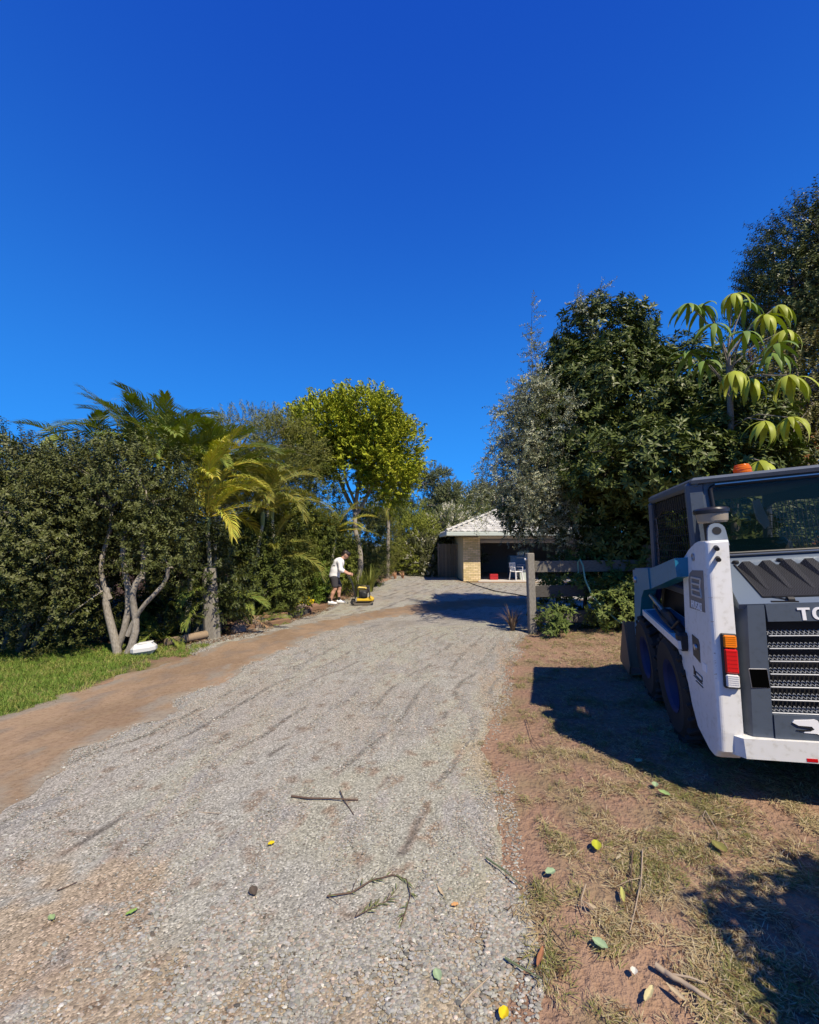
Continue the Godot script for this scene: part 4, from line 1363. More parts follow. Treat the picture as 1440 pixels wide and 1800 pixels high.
	# branches hanging before the garage roof
	tree("hanging_branch_shrub", "dark leafy branches hanging in front of the garage roof", "shrub", "", Vector3(3.4, gh(3.4, -9.4), -9.4), [[Vector3(-0.7, 2.45, 0.2), Vector3(0.6, 0.3, 0.5), 26], [Vector3(-0.1, 2.6, 0.2), Vector3(0.7, 0.45, 0.6), 40], [Vector3(0.5, 2.0, 0.5), Vector3(0.5, 0.5, 0.5), 26]],
		{"per": 8, "spread": 0.22, "c0": Color(0.04, 0.06, 0.02), "c1": Color(0.08, 0.11, 0.035), "twig": big, "leaf": M.leaf_gloss, "bark": M.bark_dark, "r": 0.05, "each": 4, "stems": [[Vector3(0.5, 0, 0), Vector3(0.3, 2.4, 0), 0.05]]})
	# sprays of leaves over the fence
	var fl := ["leafy shrub pushing between the fence rails", "yellow green fern like plant below the bottom rail", "leafy weeds behind the loader's bucket", "broad leaved weed beside the grey fence post"]
	var k := 0
	for q in [[3.6, -8.5, 0.7, 0.7, 0.8, 60], [3.9, -7.75, 0.4, 0.3, 0.45, 40], [4.8, -7.6, 0.5, 0.5, 0.6, 60], [2.62, -7.85, 0.15, 0.2, 0.16, 12]]:
		tree("fence_shrub", fl[k], "shrub", "plants along the rail fence", Vector3(q[0], gh(q[0], q[1]), q[1]), [[Vector3(0, q[2], 0), Vector3(q[4], q[3], 0.35), q[5]]],
			{"per": 8, "spread": 0.18, "c0": Color(0.08, 0.12, 0.03), "c1": Color(0.2, 0.24, 0.06) if k == 1 else Color(0.12, 0.16, 0.04), "twig": big, "leaf": M.leaf_soft, "bark": M.bark_dark, "r": 0.02, "each": 5, "scale": 0.8})
		k += 1
	# dead stalks heaped at the fence post
	var ds := thing("dead_brush", "heap of dead brown stalks against the grey fence post", "brush", Vector3(2.05, gh(2.05, -8.3), -8.3))
	stuff(obj("stalks", strap_mesh(90, 0.55, 0.014, Color(0.10, 0.07, 0.05), Color(0.24, 0.17, 0.12), 83, 1.2), M.leaf_dull, ds))
	# umbrella tree
	var u := thing("umbrella_tree", "umbrella tree with drooping yellow green fingered leaves above the loader", "tree", Vector3(5.45, gh(5.45, -6.9) - 0.3, -6.9))
	var ub := MB.new()
	ub.tube([Vector3(0, -0.1, 0), Vector3(0.05, 2.5, 0), Vector3(0.1, 5.0, 0)], [0.08, 0.06, 0.035], 8, false)
	var lf := palmate(9, 0.5, 0.085, 1.5, 7, Color(0.38, 0.43, 0.06))
	var lg := palmate(9, 0.5, 0.08, 1.3, 8, Color(0.17, 0.26, 0.06))
	var hubs := [[-0.75, 5.75, 0.3, 1], [-0.35, 5.85, 0.1, 1], [0.1, 6.0, 0.2, 0], [0.45, 5.95, 0.0, 1], [0.95, 5.85, 0.1, 0], [0.35, 5.45, 0.5, 0], [0.85, 5.3, 0.3, 0], [-0.5, 5.3, 0.5, 1], [-0.1, 5.1, 0.6, 1], [0.4, 4.9, 0.6, 1], [-0.55, 4.75, 0.3, 1],
		[-0.3, 4.45, 0.6, 0], [0.35, 4.3, 0.8, 0], [0.75, 4.4, 0.5, 0], [0.2, 4.45, 0.3, 0], [0.05, 3.62, 0.7, 0], [0.5, 3.7, 0.6, 0], [-0.25, 2.95, 0.9, 0], [-0.7, 4.95, 0.2, 1], [0.7, 4.95, 0.2, 1]]
	for hb in hubs:
		var p := Vector3(hb[0], hb[1], hb[2])
		var root := Vector3(0.1, maxf(1.5, hb[1] - 0.55 if hb[1] > 4.7 else hb[1] + 0.1), 0)
		if root.y > 5.0: root.y = 5.0
		ub.tube([root, root.lerp(p, 0.5) + Vector3(0, 0.1, 0), p], [0.014, 0.011, 0.008], 5, false)
		var l := Node3D.new()
		l.name = "leaf"
		u.add_child(l, true)
		l.transform = Transform3D(Basis(Vector3.UP, rf(0, TAU)) * Basis(Vector3.RIGHT, rf(-0.2, 0.3)), p)
		var n := 8 + rng.randi() % 4
		for j in n:
			var m := MeshInstance3D.new()
			m.name = "leaflet"
			m.mesh = (lf if hb[3] == 0 else lg)[rng.randi() % 3]
			m.material_override = M.frond
			l.add_child(m, true)
			m.transform = Transform3D(Basis(Vector3.UP, TAU * j / n + rf(-0.1, 0.1)) * Basis(Vector3.RIGHT, rf(-0.1, 0.3)) * Basis.from_scale(Vector3.ONE * rf(0.8, 1.15)), Vector3.ZERO)
	obj("trunk", ub, M.bark_grey, u)
	# right edge
	tree("mottled_shrub", "tall fine leaved shrub with orange tinged leaves behind the loader's cab", "shrub", "", Vector3(8.2, gh(8.2, -8.6), -8.6), [[Vector3(0.2, 4.6, 0), Vector3(1.3, 1.4, 1.0), 200], [Vector3(-0.6, 3.0, 0.3), Vector3(1.4, 1.2, 0.9), 150], [Vector3(0.9, 2.9, 0.4), Vector3(1.3, 1.6, 0.9), 150], [Vector3(0, 1.4, 0.3), Vector3(1.7, 1.1, 0.8), 120], [Vector3(-1.8, 1.6, 0), Vector3(1.0, 1.4, 0.8), 110]],
		{"per": 11, "spread": 0.28, "c0": Color(0.09, 0.095, 0.025), "c1": Color(0.21, 0.20, 0.06), "twig": small, "leaf": M.leaf_gloss, "bark": M.bark_grey, "r": 0.09, "each": 4, "tip": Color(0.34, 0.13, 0.03), "tip_share": 0.03})
	tree("tall_dark_tree", "tall dark tree rising at the right edge of the photograph", "tree", "", Vector3(13.2, gh(13.2, -12.2), -12.2), [[Vector3(-0.2, 10.6, 0), Vector3(2.0, 1.8, 1.8), 230], [Vector3(-1.2, 8.9, 0.3), Vector3(1.5, 1.4, 1.4), 160], [Vector3(0.6, 8.2, 0.2), Vector3(2.0, 1.6, 1.6), 170], [Vector3(1.4, 11.6, 0), Vector3(1.7, 1.6, 1.6), 140], [Vector3(-0.6, 7.0, 0.2), Vector3(1.3, 0.8, 1.0), 60], [Vector3(-0.5, 4.5, 0), Vector3(2.5, 2.5, 1.4), 200]],
		{"per": 12, "spread": 0.36, "c0": Color(0.06, 0.08, 0.022), "c1": Color(0.13, 0.155, 0.045), "twig": small, "leaf": M.leaf_gloss, "bark": M.bark_grey, "r": 0.22, "each": 6, "scale": 1.5, "stems": [[Vector3.ZERO, Vector3(0, 6.5, 0), 0.24], [Vector3(0, 6.3, 0), Vector3(-0.8, 8.8, 0), 0.14], [Vector3(0, 6.4, 0), Vector3(0.6, 9.8, 0), 0.15]]})
	# the shrub whose shade falls in at the lower right
	tree("verge_shrub", "broad leaved shrub just outside the frame, shading the lower right verge", "shrub", "", Vector3(2.8, gh(2.8, -0.52), -0.52), [[Vector3(-0.35, 0.95, -0.02), Vector3(0.3, 0.32, 0.32), 60], [Vector3(-0.62, 1.15, 0.1), Vector3(0.16, 0.17, 0.17), 22], [Vector3(-0.38, 1.38, -0.1), Vector3(0.15, 0.17, 0.15), 22], [Vector3(0.05, 0.7, 0.0), Vector3(0.42, 0.38, 0.42), 80]],
		{"per": 9, "spread": 0.13, "c0": Color(0.06, 0.09, 0.02), "c1": Color(0.12, 0.16, 0.04), "twig": big, "leaf": M.leaf_gloss, "bark": M.bark_grey, "r": 0.025, "each": 3, "scale": 1.1, "stems": [[Vector3.ZERO, Vector3(-0.2, 0.7, 0), 0.03], [Vector3(0, 0.1, 0), Vector3(0.1, 0.7, 0), 0.02]]})

func xside(y: float) -> float: return -0.72 + (y - 0.29) / 1.276 * 0.104
func text(s: String, cap: float, depth := 0.004, wide := 1.0) -> TextMesh:
	var t := TextMesh.new()
	var f := SystemFont.new()
	f.font_names = PackedStringArray(["Droid Sans"])
	f.font_weight = 700
	t.font = f
	t.text = s
	t.font_size = 64
	t.pixel_size = cap / 0.714 / 64.0
	t.depth = depth
	return t

func make_loader():
	var t := thing("skid_steer_loader", "white, blue and grey skid steer loader parked on the right verge", "loader")
	t.transform = Transform3D(Basis(Vector3(0.94837942, 0.07497873, 0.30814715), Vector3(-0.07130901, 0.99718513, -0.0231697), Vector3(-0.30901699, 0, 0.95105652)).orthonormalized(), Vector3(2.55890431, 0.15279271, -2.3081608))
	var pn := fnl(FastNoiseLite.TYPE_SIMPLEX, 0.012, 41, 5)
	var ptex := tex_from(pn, 512, [Color(0.80, 0.78, 0.74), Color(0.98, 0.98, 0.97), Color(1, 1, 1), Color(1, 1, 1)])
	var white := mat("loader_white", 0.70, 0.70, 0.68, 0.42)
	var grey := mat("loader_grey", 0.075, 0.095, 0.125, 0.4)
	var blue := mat("loader_blue", 0.012, 0.17, 0.30, 0.4)
	for m in [white, grey, blue]:
		m.albedo_texture = ptex
		m.uv1_triplanar = true
		m.uv1_scale = Vector3(2.2, 2.2, 2.2)
	var black := mat("loader_black", 0.012, 0.012, 0.013, 0.6)
	var steel := mat("loader_steel", 0.42, 0.43, 0.45, 0.35, 0.8)
	var rubber := mat("tyre_rubber", 0.018, 0.017, 0.016, 0.85)
	var dirty := mat("bucket_steel", 0.16, 0.12, 0.09, 0.7, 0.3)
	var P = func(x, y, z) -> Vector3: return Vector3(x, y, -z)
	var b: MB
	# rear side panels, left one is what the camera sees
	for sd in [1, -1]:
		# outline levels: y, front z, rear z
		var lv := [[0.25, 0.20, 0.10], [0.31, 0.40, 0.035], [0.42, 0.50, 0.03], [0.55, 0.57, 0.035], [0.66, 0.69, 0.04], [0.73, 0.80, 0.045], [0.80, 0.66, 0.05], [0.90, 0.58, 0.055], [1.2, 0.575, 0.075], [1.43, 0.57, 0.09], [1.507, 0.43, 0.093], [1.556, 0.29, 0.096], [1.568, 0.22, 0.105]]
		var rings := []
		for q in lv:
			var y: float = q[0]
			var xo := xside(y)
			var xi := xo + 0.125
			var r := 0.03
			var ring := [P.call(xo, y, q[1]), P.call(xo, y, q[2] + r)]
			for k in 4:
				var a := PI / 2 * (k + 1) / 5.0
				ring.append(P.call(xo + r - cos(a) * r, y, q[2] + r - sin(a) * r))
			ring.append_array([P.call(xo + r, y, q[2]), P.call(xi, y, q[2] + 0.004), P.call(xi, y, q[1])])
			if sd == -1:
				for k in ring.size(): ring[k].x *= -1.0
			rings.append(ring)
		b = MB.new()
		b.loft(rings)
		var pnl := obj("rear_side_panel", b, white, t)
		# scuffs and chips on the corner
		b = MB.new()
		for k in 34:
			var y := rf(0.35, 1.45)
			if rng.randf() < 0.6: y = rf(0.72, 0.86)
			var xo = xside(y) * sd
			b.bx(Vector3(xo + sd * rf(0.008, 0.06), y, -(0.03 + 0.07 * (y - 0.3) / 1.27) + 0.0015), Vector3(rf(0.006, 0.04), rf(0.001, 0.004), 0.001))
		stuff(obj("scuff", b, mat("scuff_dark", 0.12, 0.11, 0.10, 0.8), pnl))
		for y in [1.526, 1.458]:
			b = MB.new()
			b.tube([P.call(-0.565 * sd, y, 0.095), P.call(-0.575 * sd, y - 0.01, 0.05)], [0.014, 0.014], 10, true)
			obj("bolt", b, black, t)
		b = MB.new()
		b.lathe(P.call(xside(1.46) * sd - 0.002 * sd, 1.46, 0.33), [[0.0, -0.004], [0.026, -0.004], [0.026, 0.006], [0.014, 0.006], [0.012, -0.002], [0.0, -0.002]], 14, Basis(Vector3.BACK, PI / 2 * sd))
		obj("pivot_pin", b, steel, t)
		# lifting eye
		b = MB.new()
		var eye := PackedVector2Array()
		for k in 9:
			var a := PI * k / 8.0
			eye.append(Vector2(cos(a) * 0.05, 0.06 + sin(a) * 0.05))
		eye.append(Vector2(-0.06, -0.04)); eye.append(Vector2(0.06, -0.04))
		b.prism(eye, Transform3D(Basis.IDENTITY, P.call(-0.515 * sd, 1.57, 0.2)), 0.02)
		var lug := obj("lifting_eye", b, mat("lug_grey", 0.2, 0.24, 0.28, 0.45), t)
		b = MB.new()
		b.lathe(P.call(-0.515 * sd, 1.63, 0.188), [[0.0, 0.0], [0.026, 0.0]], 14, Basis(Vector3.RIGHT, PI / 2))
		obj("eye_black_disc", b, black, lug)  # flat black disc over the solid plate, in place of an opening
		# tail light
		var tl := Node3D.new()
		tl.name = "tail_light"
		t.add_child(tl, true)
		var tilt := Basis(Vector3.BACK, -0.08 * sd) * Basis(Vector3.RIGHT, -0.055)
		tl.transform = Transform3D(tilt, P.call(-0.595 * sd, 0.84, 0.042))
		b = MB.new(); b.bx(Vector3(0, 0, 0.0), Vector3(0.082, 0.32, 0.03), 0.006)
		obj("housing", b, black, tl)
		var lens := [["indicator_lens", 0.115, 0.075, mat("lens_amber", 0.75, 0.20, 0.01, 0.2)], ["brake_lens", 0.0, 0.145, mat("lens_red", 0.55, 0.008, 0.01, 0.2)], ["reversing_lens", -0.115, 0.075, mat("lens_clear", 0.6, 0.6, 0.6, 0.2)]]
		for q in lens:
			b = MB.new(); b.bx(Vector3(0, q[1], 0.014), Vector3(0.068, q[2], 0.024), 0.008)
			for k in 6: b.bx(Vector3(0, q[1] + (k / 5.0 - 0.5) * q[2] * 0.8, 0.0268), Vector3(0.056, 0.003, 0.002))
			obj(q[0], b, q[3], tl)
		# fender plate over the wheels
		b = MB.new()
		var x0 = -0.74 * sd
		var x1 = -0.50 * sd
		b.loft([[P.call(x0, 0.915, 1.62), P.call(x1, 0.93, 1.62), P.call(x1, 0.86, 1.62), P.call(x0, 0.86, 1.62)], [P.call(x0, 0.85, 0.53), P.call(x1, 0.865, 0.53), P.call(x1, 0.80, 0.53), P.call(x0, 0.79, 0.53)]])
		obj("fender", b, white if sd == 1 else white, t)
		b = MB.new()
		b.loft([[P.call(x0 * 0.99, 0.925, 1.50), P.call(x1 * 1.04, 0.935, 1.50), P.call(x1 * 1.04, 0.93, 1.50), P.call(x0 * 0.99, 0.92, 1.50)], [P.call(x0 * 0.99, 0.875, 0.75), P.call(x1 * 1.04, 0.885, 0.75), P.call(x1 * 1.04, 0.88, 0.75), P.call(x0 * 0.99, 0.87, 0.75)]])
		obj("step_pad", b, blue, t)
		# lift arm
		b = MB.new()
		var arm := PackedVector2Array([Vector2(-0.45, 1.455), Vector2(-1.16, 1.345), Vector2(-1.88, 1.305), Vector2(-1.94, 1.27), Vector2(-2.30, 0.62), Vector2(-2.36, 0.36), Vector2(-2.14, 0.36), Vector2(-2.10, 0.60), Vector2(-1.74, 1.02), Vector2(-1.58, 1.11), Vector2(-1.24, 1.16), Vector2(-0.45, 1.32)])
		b.prism(arm, Transform3D(Basis(Vector3(0, 0, 1), Vector3.UP, Vector3(-1, 0, 0)), Vector3(-0.655 * sd, 0, 0)), 0.11)
		var la := obj("lift_arm", b, blue, t)
		b = MB.new()
		b.prism(PackedVector2Array([Vector2(-1.26, 1.34), Vector2(-1.94, 1.285), Vector2(-1.98, 1.20), Vector2(-1.62, 1.10), Vector2(-1.28, 1.15)]), Transform3D(Basis(Vector3(0, 0, 1), Vector3.UP, Vector3(-1, 0, 0)), Vector3(-0.716 * sd, 0, 0)), 0.012)
		obj("gusset", b, blue, la)
		b = MB.new()
		b.lathe(P.call(-0.73 * sd, 1.19, 1.85), [[0.0, 0.012], [0.03, 0.012], [0.035, 0.0], [0.035, -0.02]], 12, Basis(Vector3.BACK, PI / 2 * sd))
		obj("pin", b, steel, la)
		# lift cylinder and hoses
		b = MB.new()
		b.tube([P.call(-0.66 * sd, 1.06, 1.55), P.call(-0.66 * sd, 0.93, 1.0)], [0.022, 0.022], 10, true)
		var cyl := obj("lift_cylinder", b, steel, t)
		b = MB.new()
		b.tube([P.call(-0.66 * sd, 0.96, 1.12), P.call(-0.66 * sd, 0.84, 0.56)], [0.042, 0.042], 12, true)
		b.bx(P.call(-0.69 * sd, 0.84, 0.57), Vector3(0.09, 0.13, 0.09), 0.02)
		obj("barrel", b, black, cyl)
		b = MB.new()
		b.tube([P.call(-0.70 * sd, 1.0, 1.3), P.call(-0.71 * sd, 0.93, 1.0), P.call(-0.71 * sd, 0.90, 0.75), P.call(-0.69 * sd, 0.98, 0.62)], [0.012, 0.012, 0.012, 0.012], 6, true)
		obj("hydraulic_hose", b, black, t)
		# wheels
		for wz in [0.97, 1.86]:
			var w := Node3D.new()
			w.name = "wheel"
			t.add_child(w, true)
			w.position = P.call(-0.60 * sd, 0.40, wz)
			w.rotation.z = PI / 2 * sd
			b = MB.new()
			b.lathe(Vector3.ZERO, [[0.20, -0.12], [0.34, -0.135], [0.385, -0.10], [0.395, 0.0], [0.385, 0.10], [0.34, 0.135], [0.20, 0.12]], 36)
			for k in 22:
				for s2 in [-1, 1]:
					var a := TAU * (k + (0.5 if s2 > 0 else 0.0)) / 22
					var bs := Basis(Vector3.UP, -a)
					b.box(Transform3D(bs * Basis(Vector3.RIGHT, 0.5 * s2), bs * Vector3(0.392, s2 * 0.065, 0)), Vector3(0.04, 0.13, 0.035), 0.006)
			obj("tyre", b, rubber, w)
			b = MB.new()
			b.lathe(Vector3.ZERO, [[0.0, 0.05], [0.06, 0.06], [0.07, 0.03], [0.15, 0.03], [0.18, 0.10], [0.205, 0.125], [0.205, -0.12]], 24)
			var rim := obj("rim", b, mat("rim_blue", 0.012, 0.02, 0.075, 0.7), w)
			b = MB.new()
			for k in 6: b.lathe(Vector3(cos(TAU * k / 6) * 0.11, 0.03, sin(TAU * k / 6) * 0.11), [[0.014, 0.0], [0.014, 0.018], [0.0, 0.018]], 6)
			stuff(obj("wheel_nut", b, steel, rim))
		# cab side: posts, roof rail, wire mesh
		var cx = -0.49 * sd
		b = MB.new()
		b.bar(P.call(cx, 1.0, 0.66), P.call(cx, 2.0, 0.56), 0.07, 0.12, 0.02)
		b.bar(P.call(cx, 1.0, 2.06), P.call(cx, 1.97, 1.80), 0.06, 0.07, 0.02)
		obj("cab_post", b, grey, t)
		b = MB.new()
		b.bar(P.call(cx, 1.985, 0.52), P.call(cx, 1.995, 1.82), 0.06, 0.07, 0.02)
		b.bar(P.call(cx, 1.14, 0.6), P.call(cx, 1.14, 2.0), 0.05, 0.06, 0.01)
		obj("cab_rail", b, grey, t)
		for k in 11:
			b = MB.new()
			var y := 1.22 + k * 0.066
			b.bar(P.call(cx + 0.005 * sd, y, 0.62), P.call(cx + 0.005 * sd, y, 2.0 - (y - 1.1) * 0.26), 0.006, 0.006)
			obj("guard_wire", b, black, t)
		for k in 22:
			b = MB.new()
			var z := 0.66 + k * 0.058
			b.bar(P.call(cx, 1.16, z), P.call(cx, 1.95, z), 0.005, 0.005)
			obj("guard_wire", b, black, t)
		b = MB.new()
		b.prism(PackedVector2Array([Vector2(-0.62, 1.95), Vector2(-0.62, 1.86), Vector2(-1.05, 1.83), Vector2(-1.6, 1.86), Vector2(-1.82, 1.80), Vector2(-1.80, 1.95)]), Transform3D(Basis(Vector3(0, 0, 1), Vector3.UP, Vector3(-1, 0, 0)), Vector3(cx + 0.03 * sd, 0, 0)), 0.012)
		obj("headliner_trim", b, black, t)
	# bumper
	b = MB.new()
	var bp := PackedVector2Array([Vector2(-0.655, -0.055), Vector2(-0.60, 0.0), Vector2(0.60, 0.0), Vector2(0.655, -0.055), Vector2(0.655, -0.25), Vector2(-0.655, -0.25)])
	b.prism(bp, Transform3D(Basis(Vector3.RIGHT, Vector3(0, 0, 1), Vector3(0, -1, 0)), Vector3(0, 0.352, 0.004)), 0.112)
	obj("rear_bumper", b, white, t)
	b = MB.new()
	b.bx(Vector3(-0.29, 0.312, 0.0052), Vector3(0.05, 0.018, 0.002))
	obj("reflector", b, M.lens_red, t)
	# engine bay behind the grille and chassis
	b = MB.new()
	b.bx(P.call(0, 0.74, 1.15), Vector3(0.94, 0.80, 1.8), 0.02)
	b.bx(P.call(0, 0.36, 1.0), Vector3(0.9, 0.14, 1.9), 0.02)
	b.bx(P.call(0, 0.75, 0.22), Vector3(0.92, 0.7, 0.1))
	obj("chassis", b, black, t)
	# hood corner panels and frame round the grille
	b = MB.new()
	for sd in [1, -1]:
		var z0 := 0.115
		var rings := []
		for y in [0.41, 1.165]:
			var i = (y - 0.41) / 0.755
			var xa := lerpf(-0.585, -0.505, i)
			var ring := [P.call(xa * sd, y, z0 + 0.05 * i), P.call((xa + 0.045) * sd, y, 0.03 + 0.03 * i), P.call(lerpf(-0.44, -0.375, i) * sd, y, 0.025 + 0.03 * i), P.call(lerpf(-0.44, -0.375, i) * sd, y, 0.17), P.call(xa * sd, y, 0.2)]
			rings.append(ring)
		b.loft(rings)
	var corner := obj("hood_corner", b, grey, t)
	b = MB.new()
	b.bx(P.call(-0.462, 0.74, 0.0385), Vector3(0.088, 0.105, 0.006), 0.002, Vector3(-0.04, 0, 0))
	var hole_shade := mat("hole_shade_black", 0.002, 0.002, 0.002, 1.0)
	hole_shade.metallic_specular = 0.0
	obj("hole_shade_plate", b, hole_shade, corner)  # matte black plate on the surface paints the shade inside a hole
	b = MB.new()
	b.bx(P.call(-0.462, 0.74, 0.040), Vector3(0.094, 0.111, 0.004), 0.0015, Vector3(-0.04, 0, 0))
	obj("hole_rim", b, steel, corner)
	b = MB.new()
	b.loft([[P.call(-0.372, 1.068, 0.046), P.call(0.372, 1.068, 0.046), P.call(0.372, 1.068, 0.15), P.call(-0.372, 1.068, 0.15)], [P.call(-0.372, 1.168, 0.05), P.call(0.372, 1.168, 0.05), P.call(0.372, 1.168, 0.15), P.call(-0.372, 1.168, 0.15)]])
	obj("name_panel", b, grey, t)
	var nm := obj("lettering", text("TOYOTA", 0.071), mat("letter_white", 0.85, 0.85, 0.85, 0.5), t)
	nm.position = Vector3(-0.005, 1.108, -0.045)
	nm.scale = Vector3(1.16, 1, 1)
	b = MB.new()
	b.loft([[P.call(-0.436, 0.41, 0.018), P.call(0.436, 0.41, 0.018), P.call(0.436, 0.41, 0.15), P.call(-0.436, 0.41, 0.15)], [P.call(-0.425, 0.54, 0.024), P.call(0.425, 0.54, 0.024), P.call(0.425, 0.54, 0.15), P.call(-0.425, 0.54, 0.15)]])
	var lower := obj("lower_panel", b, grey, t)
	# the dog's head emblem
	var dog := PackedVector2Array()
	for q in [[1130, 1322], [1145, 1302], [1200, 1298], [1250, 1294], [1290, 1289], [1312, 1300], [1318, 1330], [1335, 1352], [1376, 1360], [1440, 1330], [1500, 1345], [1540, 1400], [1560, 1470], [1500, 1485], [1440, 1470], [1376, 1462], [1335, 1458], [1318, 1432], [1290, 1414], [1245, 1412], [1200, 1410], [1210, 1398], [1255, 1394], [1278, 1378], [1262, 1352], [1215, 1350], [1170, 1348]]:
		dog.append(Vector2((q[0] - 1130) * 0.00066 - 0.345, 0.512 - (q[1] - 1310) * 0.00062))
	b = MB.new()
	b.prism(dog, Transform3D(Basis.IDENTITY, Vector3(0, 0, -0.0195)), 0.006)
	obj("emblem", b, M.letter_white, lower)
	b = MB.new()
	var ear := PackedVector2Array()
	for q in [[1316, 1298], [1345, 1290], [1400, 1300], [1440, 1325], [1400, 1350], [1372, 1362], [1340, 1352], [1322, 1330]]: ear.append(Vector2((q[0] - 1130) * 0.00066 - 0.345, 0.512 - (q[1] - 1310) * 0.00062))
	b.prism(ear, Transform3D(Basis.IDENTITY, Vector3(0, 0, -0.0185)), 0.006)
	var jaw := PackedVector2Array()
	for q in [[1130, 1325], [1168, 1350], [1250, 1354], [1272, 1370], [1250, 1392], [1190, 1398], [1150, 1388], [1240, 1384], [1258, 1370], [1165, 1356]]: jaw.append(Vector2((q[0] - 1130) * 0.00066 - 0.345, 0.512 - (q[1] - 1310) * 0.00062))
	if Geometry2D.triangulate_polygon(jaw).size() > 0: b.prism(jaw, Transform3D(Basis.IDENTITY, Vector3(0, 0, -0.018)), 0.006)
	obj("emblem_black", b, black, lower)  # black ear and mouth line, part of the emblem's own print
	# louvres with expanded metal
	for k in 7:
		var y := 0.985 - k * 0.0735
		var i := (y - 0.54) / 0.53
		var hx := lerpf(0.428, 0.374, i)
		b = MB.new()
		b.bx(P.call(0, y, 0.045), Vector3(hx * 2, 0.007, 0.012), 0.002)
		var sl := obj("louvre", b, mat("louvre_grey", 0.30, 0.32, 0.35, 0.4, 0.3), t)
		b = MB.new()
		var n := int(hx * 2 / 0.022)
		for row in 2:
			for j in n * 2:
				var xa := -hx + j * 0.011
				var up := (j + row) % 2 == 0
				var ya := y + 0.004 + row * 0.011 + (0.0 if up else 0.011)
				var yb := y + 0.004 + row * 0.011 + (0.011 if up else 0.0)
				b.bar(P.call(xa, ya, 0.05 + (ya - y) * 1.5), P.call(xa + 0.011, yb, 0.05 + (yb - y) * 1.5), 0.0035, 0.0035)
		stuff(obj("expanded_metal", b, M.louvre_grey, sl))
	# sloping hood with raised mesh vents
	b = MB.new()
	var hy = func(z: float) -> float: return 1.172 + (z - 0.06) * 0.54
	b.loft([[P.call(-0.50, 1.172, 0.06), P.call(0.50, 1.172, 0.06), P.call(0.42, hy.call(0.56), 0.56), P.call(-0.42, hy.call(0.56), 0.56)], [P.call(-0.50, 1.14, 0.08), P.call(0.50, 1.14, 0.08), P.call(0.42, 1.2, 0.56), P.call(-0.42, 1.2, 0.56)]])
	var hood := obj("hood", b, mat("hood_grey", 0.115, 0.15, 0.20, 0.32), t)
	hood.material_override.clearcoat_enabled = true
	hood.material_override.clearcoat = 0.4
	var mim := Image.create(32, 32, false, Image.FORMAT_RGB8)
	for y in 32:
		for x in 32:
			var q := absi((x % 16) - 8) + absi((y % 16) - 8)
			mim.set_pixel(x, y, Color(0.5, 0.52, 0.56) if q < 4 or q > 12 else Color(0.05, 0.05, 0.06))
	var mm := mat("vent_mesh", 0.5, 0.5, 0.52, 0.5, 0.3)
	mm.albedo_texture = ImageTexture.create_from_image(mim)
	mm.uv1_triplanar = true
	mm.uv1_scale = Vector3(38, 38, 38)
	for k in 6:
		var xc := -0.29 + k * 0.116
		b = MB.new()
		var zf := 0.43
		var zr := 0.12
		var top := 0.035
		b.quad(P.call(xc - 0.058, hy.call(zr) + 0.004, zr), P.call(xc + 0.058, hy.call(zr) + 0.004, zr), P.call(xc + 0.058, hy.call(zf) + 0.004, zf), P.call(xc - 0.058, hy.call(zf) + 0.004, zf))
		var a1: Vector3 = P.call(xc - 0.022, hy.call(zf) + top, zf)
		var a2: Vector3 = P.call(xc + 0.022, hy.call(zf) + top, zf)
		var r1: Vector3 = P.call(xc - 0.010, hy.call(zr + 0.06) + 0.006, zr + 0.06)
		var r2: Vector3 = P.call(xc + 0.010, hy.call(zr + 0.06) + 0.006, zr + 0.06)
		var s1: Vector3 = P.call(xc - 0.05, hy.call(zf) + 0.006, zf)
		var s2: Vector3 = P.call(xc + 0.05, hy.call(zf) + 0.006, zf)
		b.quad(r1, a1, a2, r2)
		b.tri(r1, s1, a1)
		b.tri(r2, a2, s2)
		b.quad(s1, s2, a2, a1)
		obj("vent_panel", b, mm, hood)
	b = MB.new()
	b.bar(P.call(-0.352, hy.call(0.11) + 0.006, 0.11), P.call(-0.352, hy.call(0.45) + 0.006, 0.45), 0.008, 0.01)
	b.bar(P.call(-0.352, hy.call(0.11) + 0.006, 0.11), P.call(0.352, hy.call(0.11) + 0.006, 0.11), 0.008, 0.006)
	b.bar(P.call(0.352, hy.call(0.11) + 0.006, 0.11), P.call(0.352, hy.call(0.45) + 0.006, 0.45), 0.008, 0.01)
	obj("vent_frame", b, black, hood)
	b = MB.new()
	b.tube([P.call(-0.245, 1.188, 0.085), P.call(-0.215, 1.19, 0.085)], [0.02, 0.02], 12, true)
	b.bar(P.call(-0.33, 1.182, 0.075), P.call(-0.20, 1.178, 0.07), 0.014, 0.008)
	b.bar(P.call(-0.31, 1.21, 0.11), P.call(-0.25, 1.19, 0.085), 0.007, 0.007)
	obj("latch", b, black, hood)
	for x in [-0.335, -0.08, 0.335]:
		b = MB.new()
		b.lathe(P.call(x, hy.call(0.47) + 0.001, 0.47), [[0.02, 0.0], [0.02, 0.014], [0.012, 0.02], [0.0, 0.02]], 10)
		obj("hinge_cap", b, black, hood)
	# air pre-cleaner
	b = MB.new()
	b.tube([P.call(-0.47, 1.45, 0.40), P.call(-0.47, 1.70, 0.39)], [0.05, 0.05], 12, true)
	var ac := obj("air_cleaner", b, black, t)
	b = MB.new()
	b.lathe(P.call(-0.465, 1.685, 0.385), [[0.04, 0.0], [0.082, 0.002], [0.090, 0.015], [0.096, 0.065], [0.096, 0.07]], 28)
	var bowl := mat("bowl", 0.30, 0.26, 0.20, 0.25)
	obj("bowl", b, bowl, ac)
	b = MB.new()
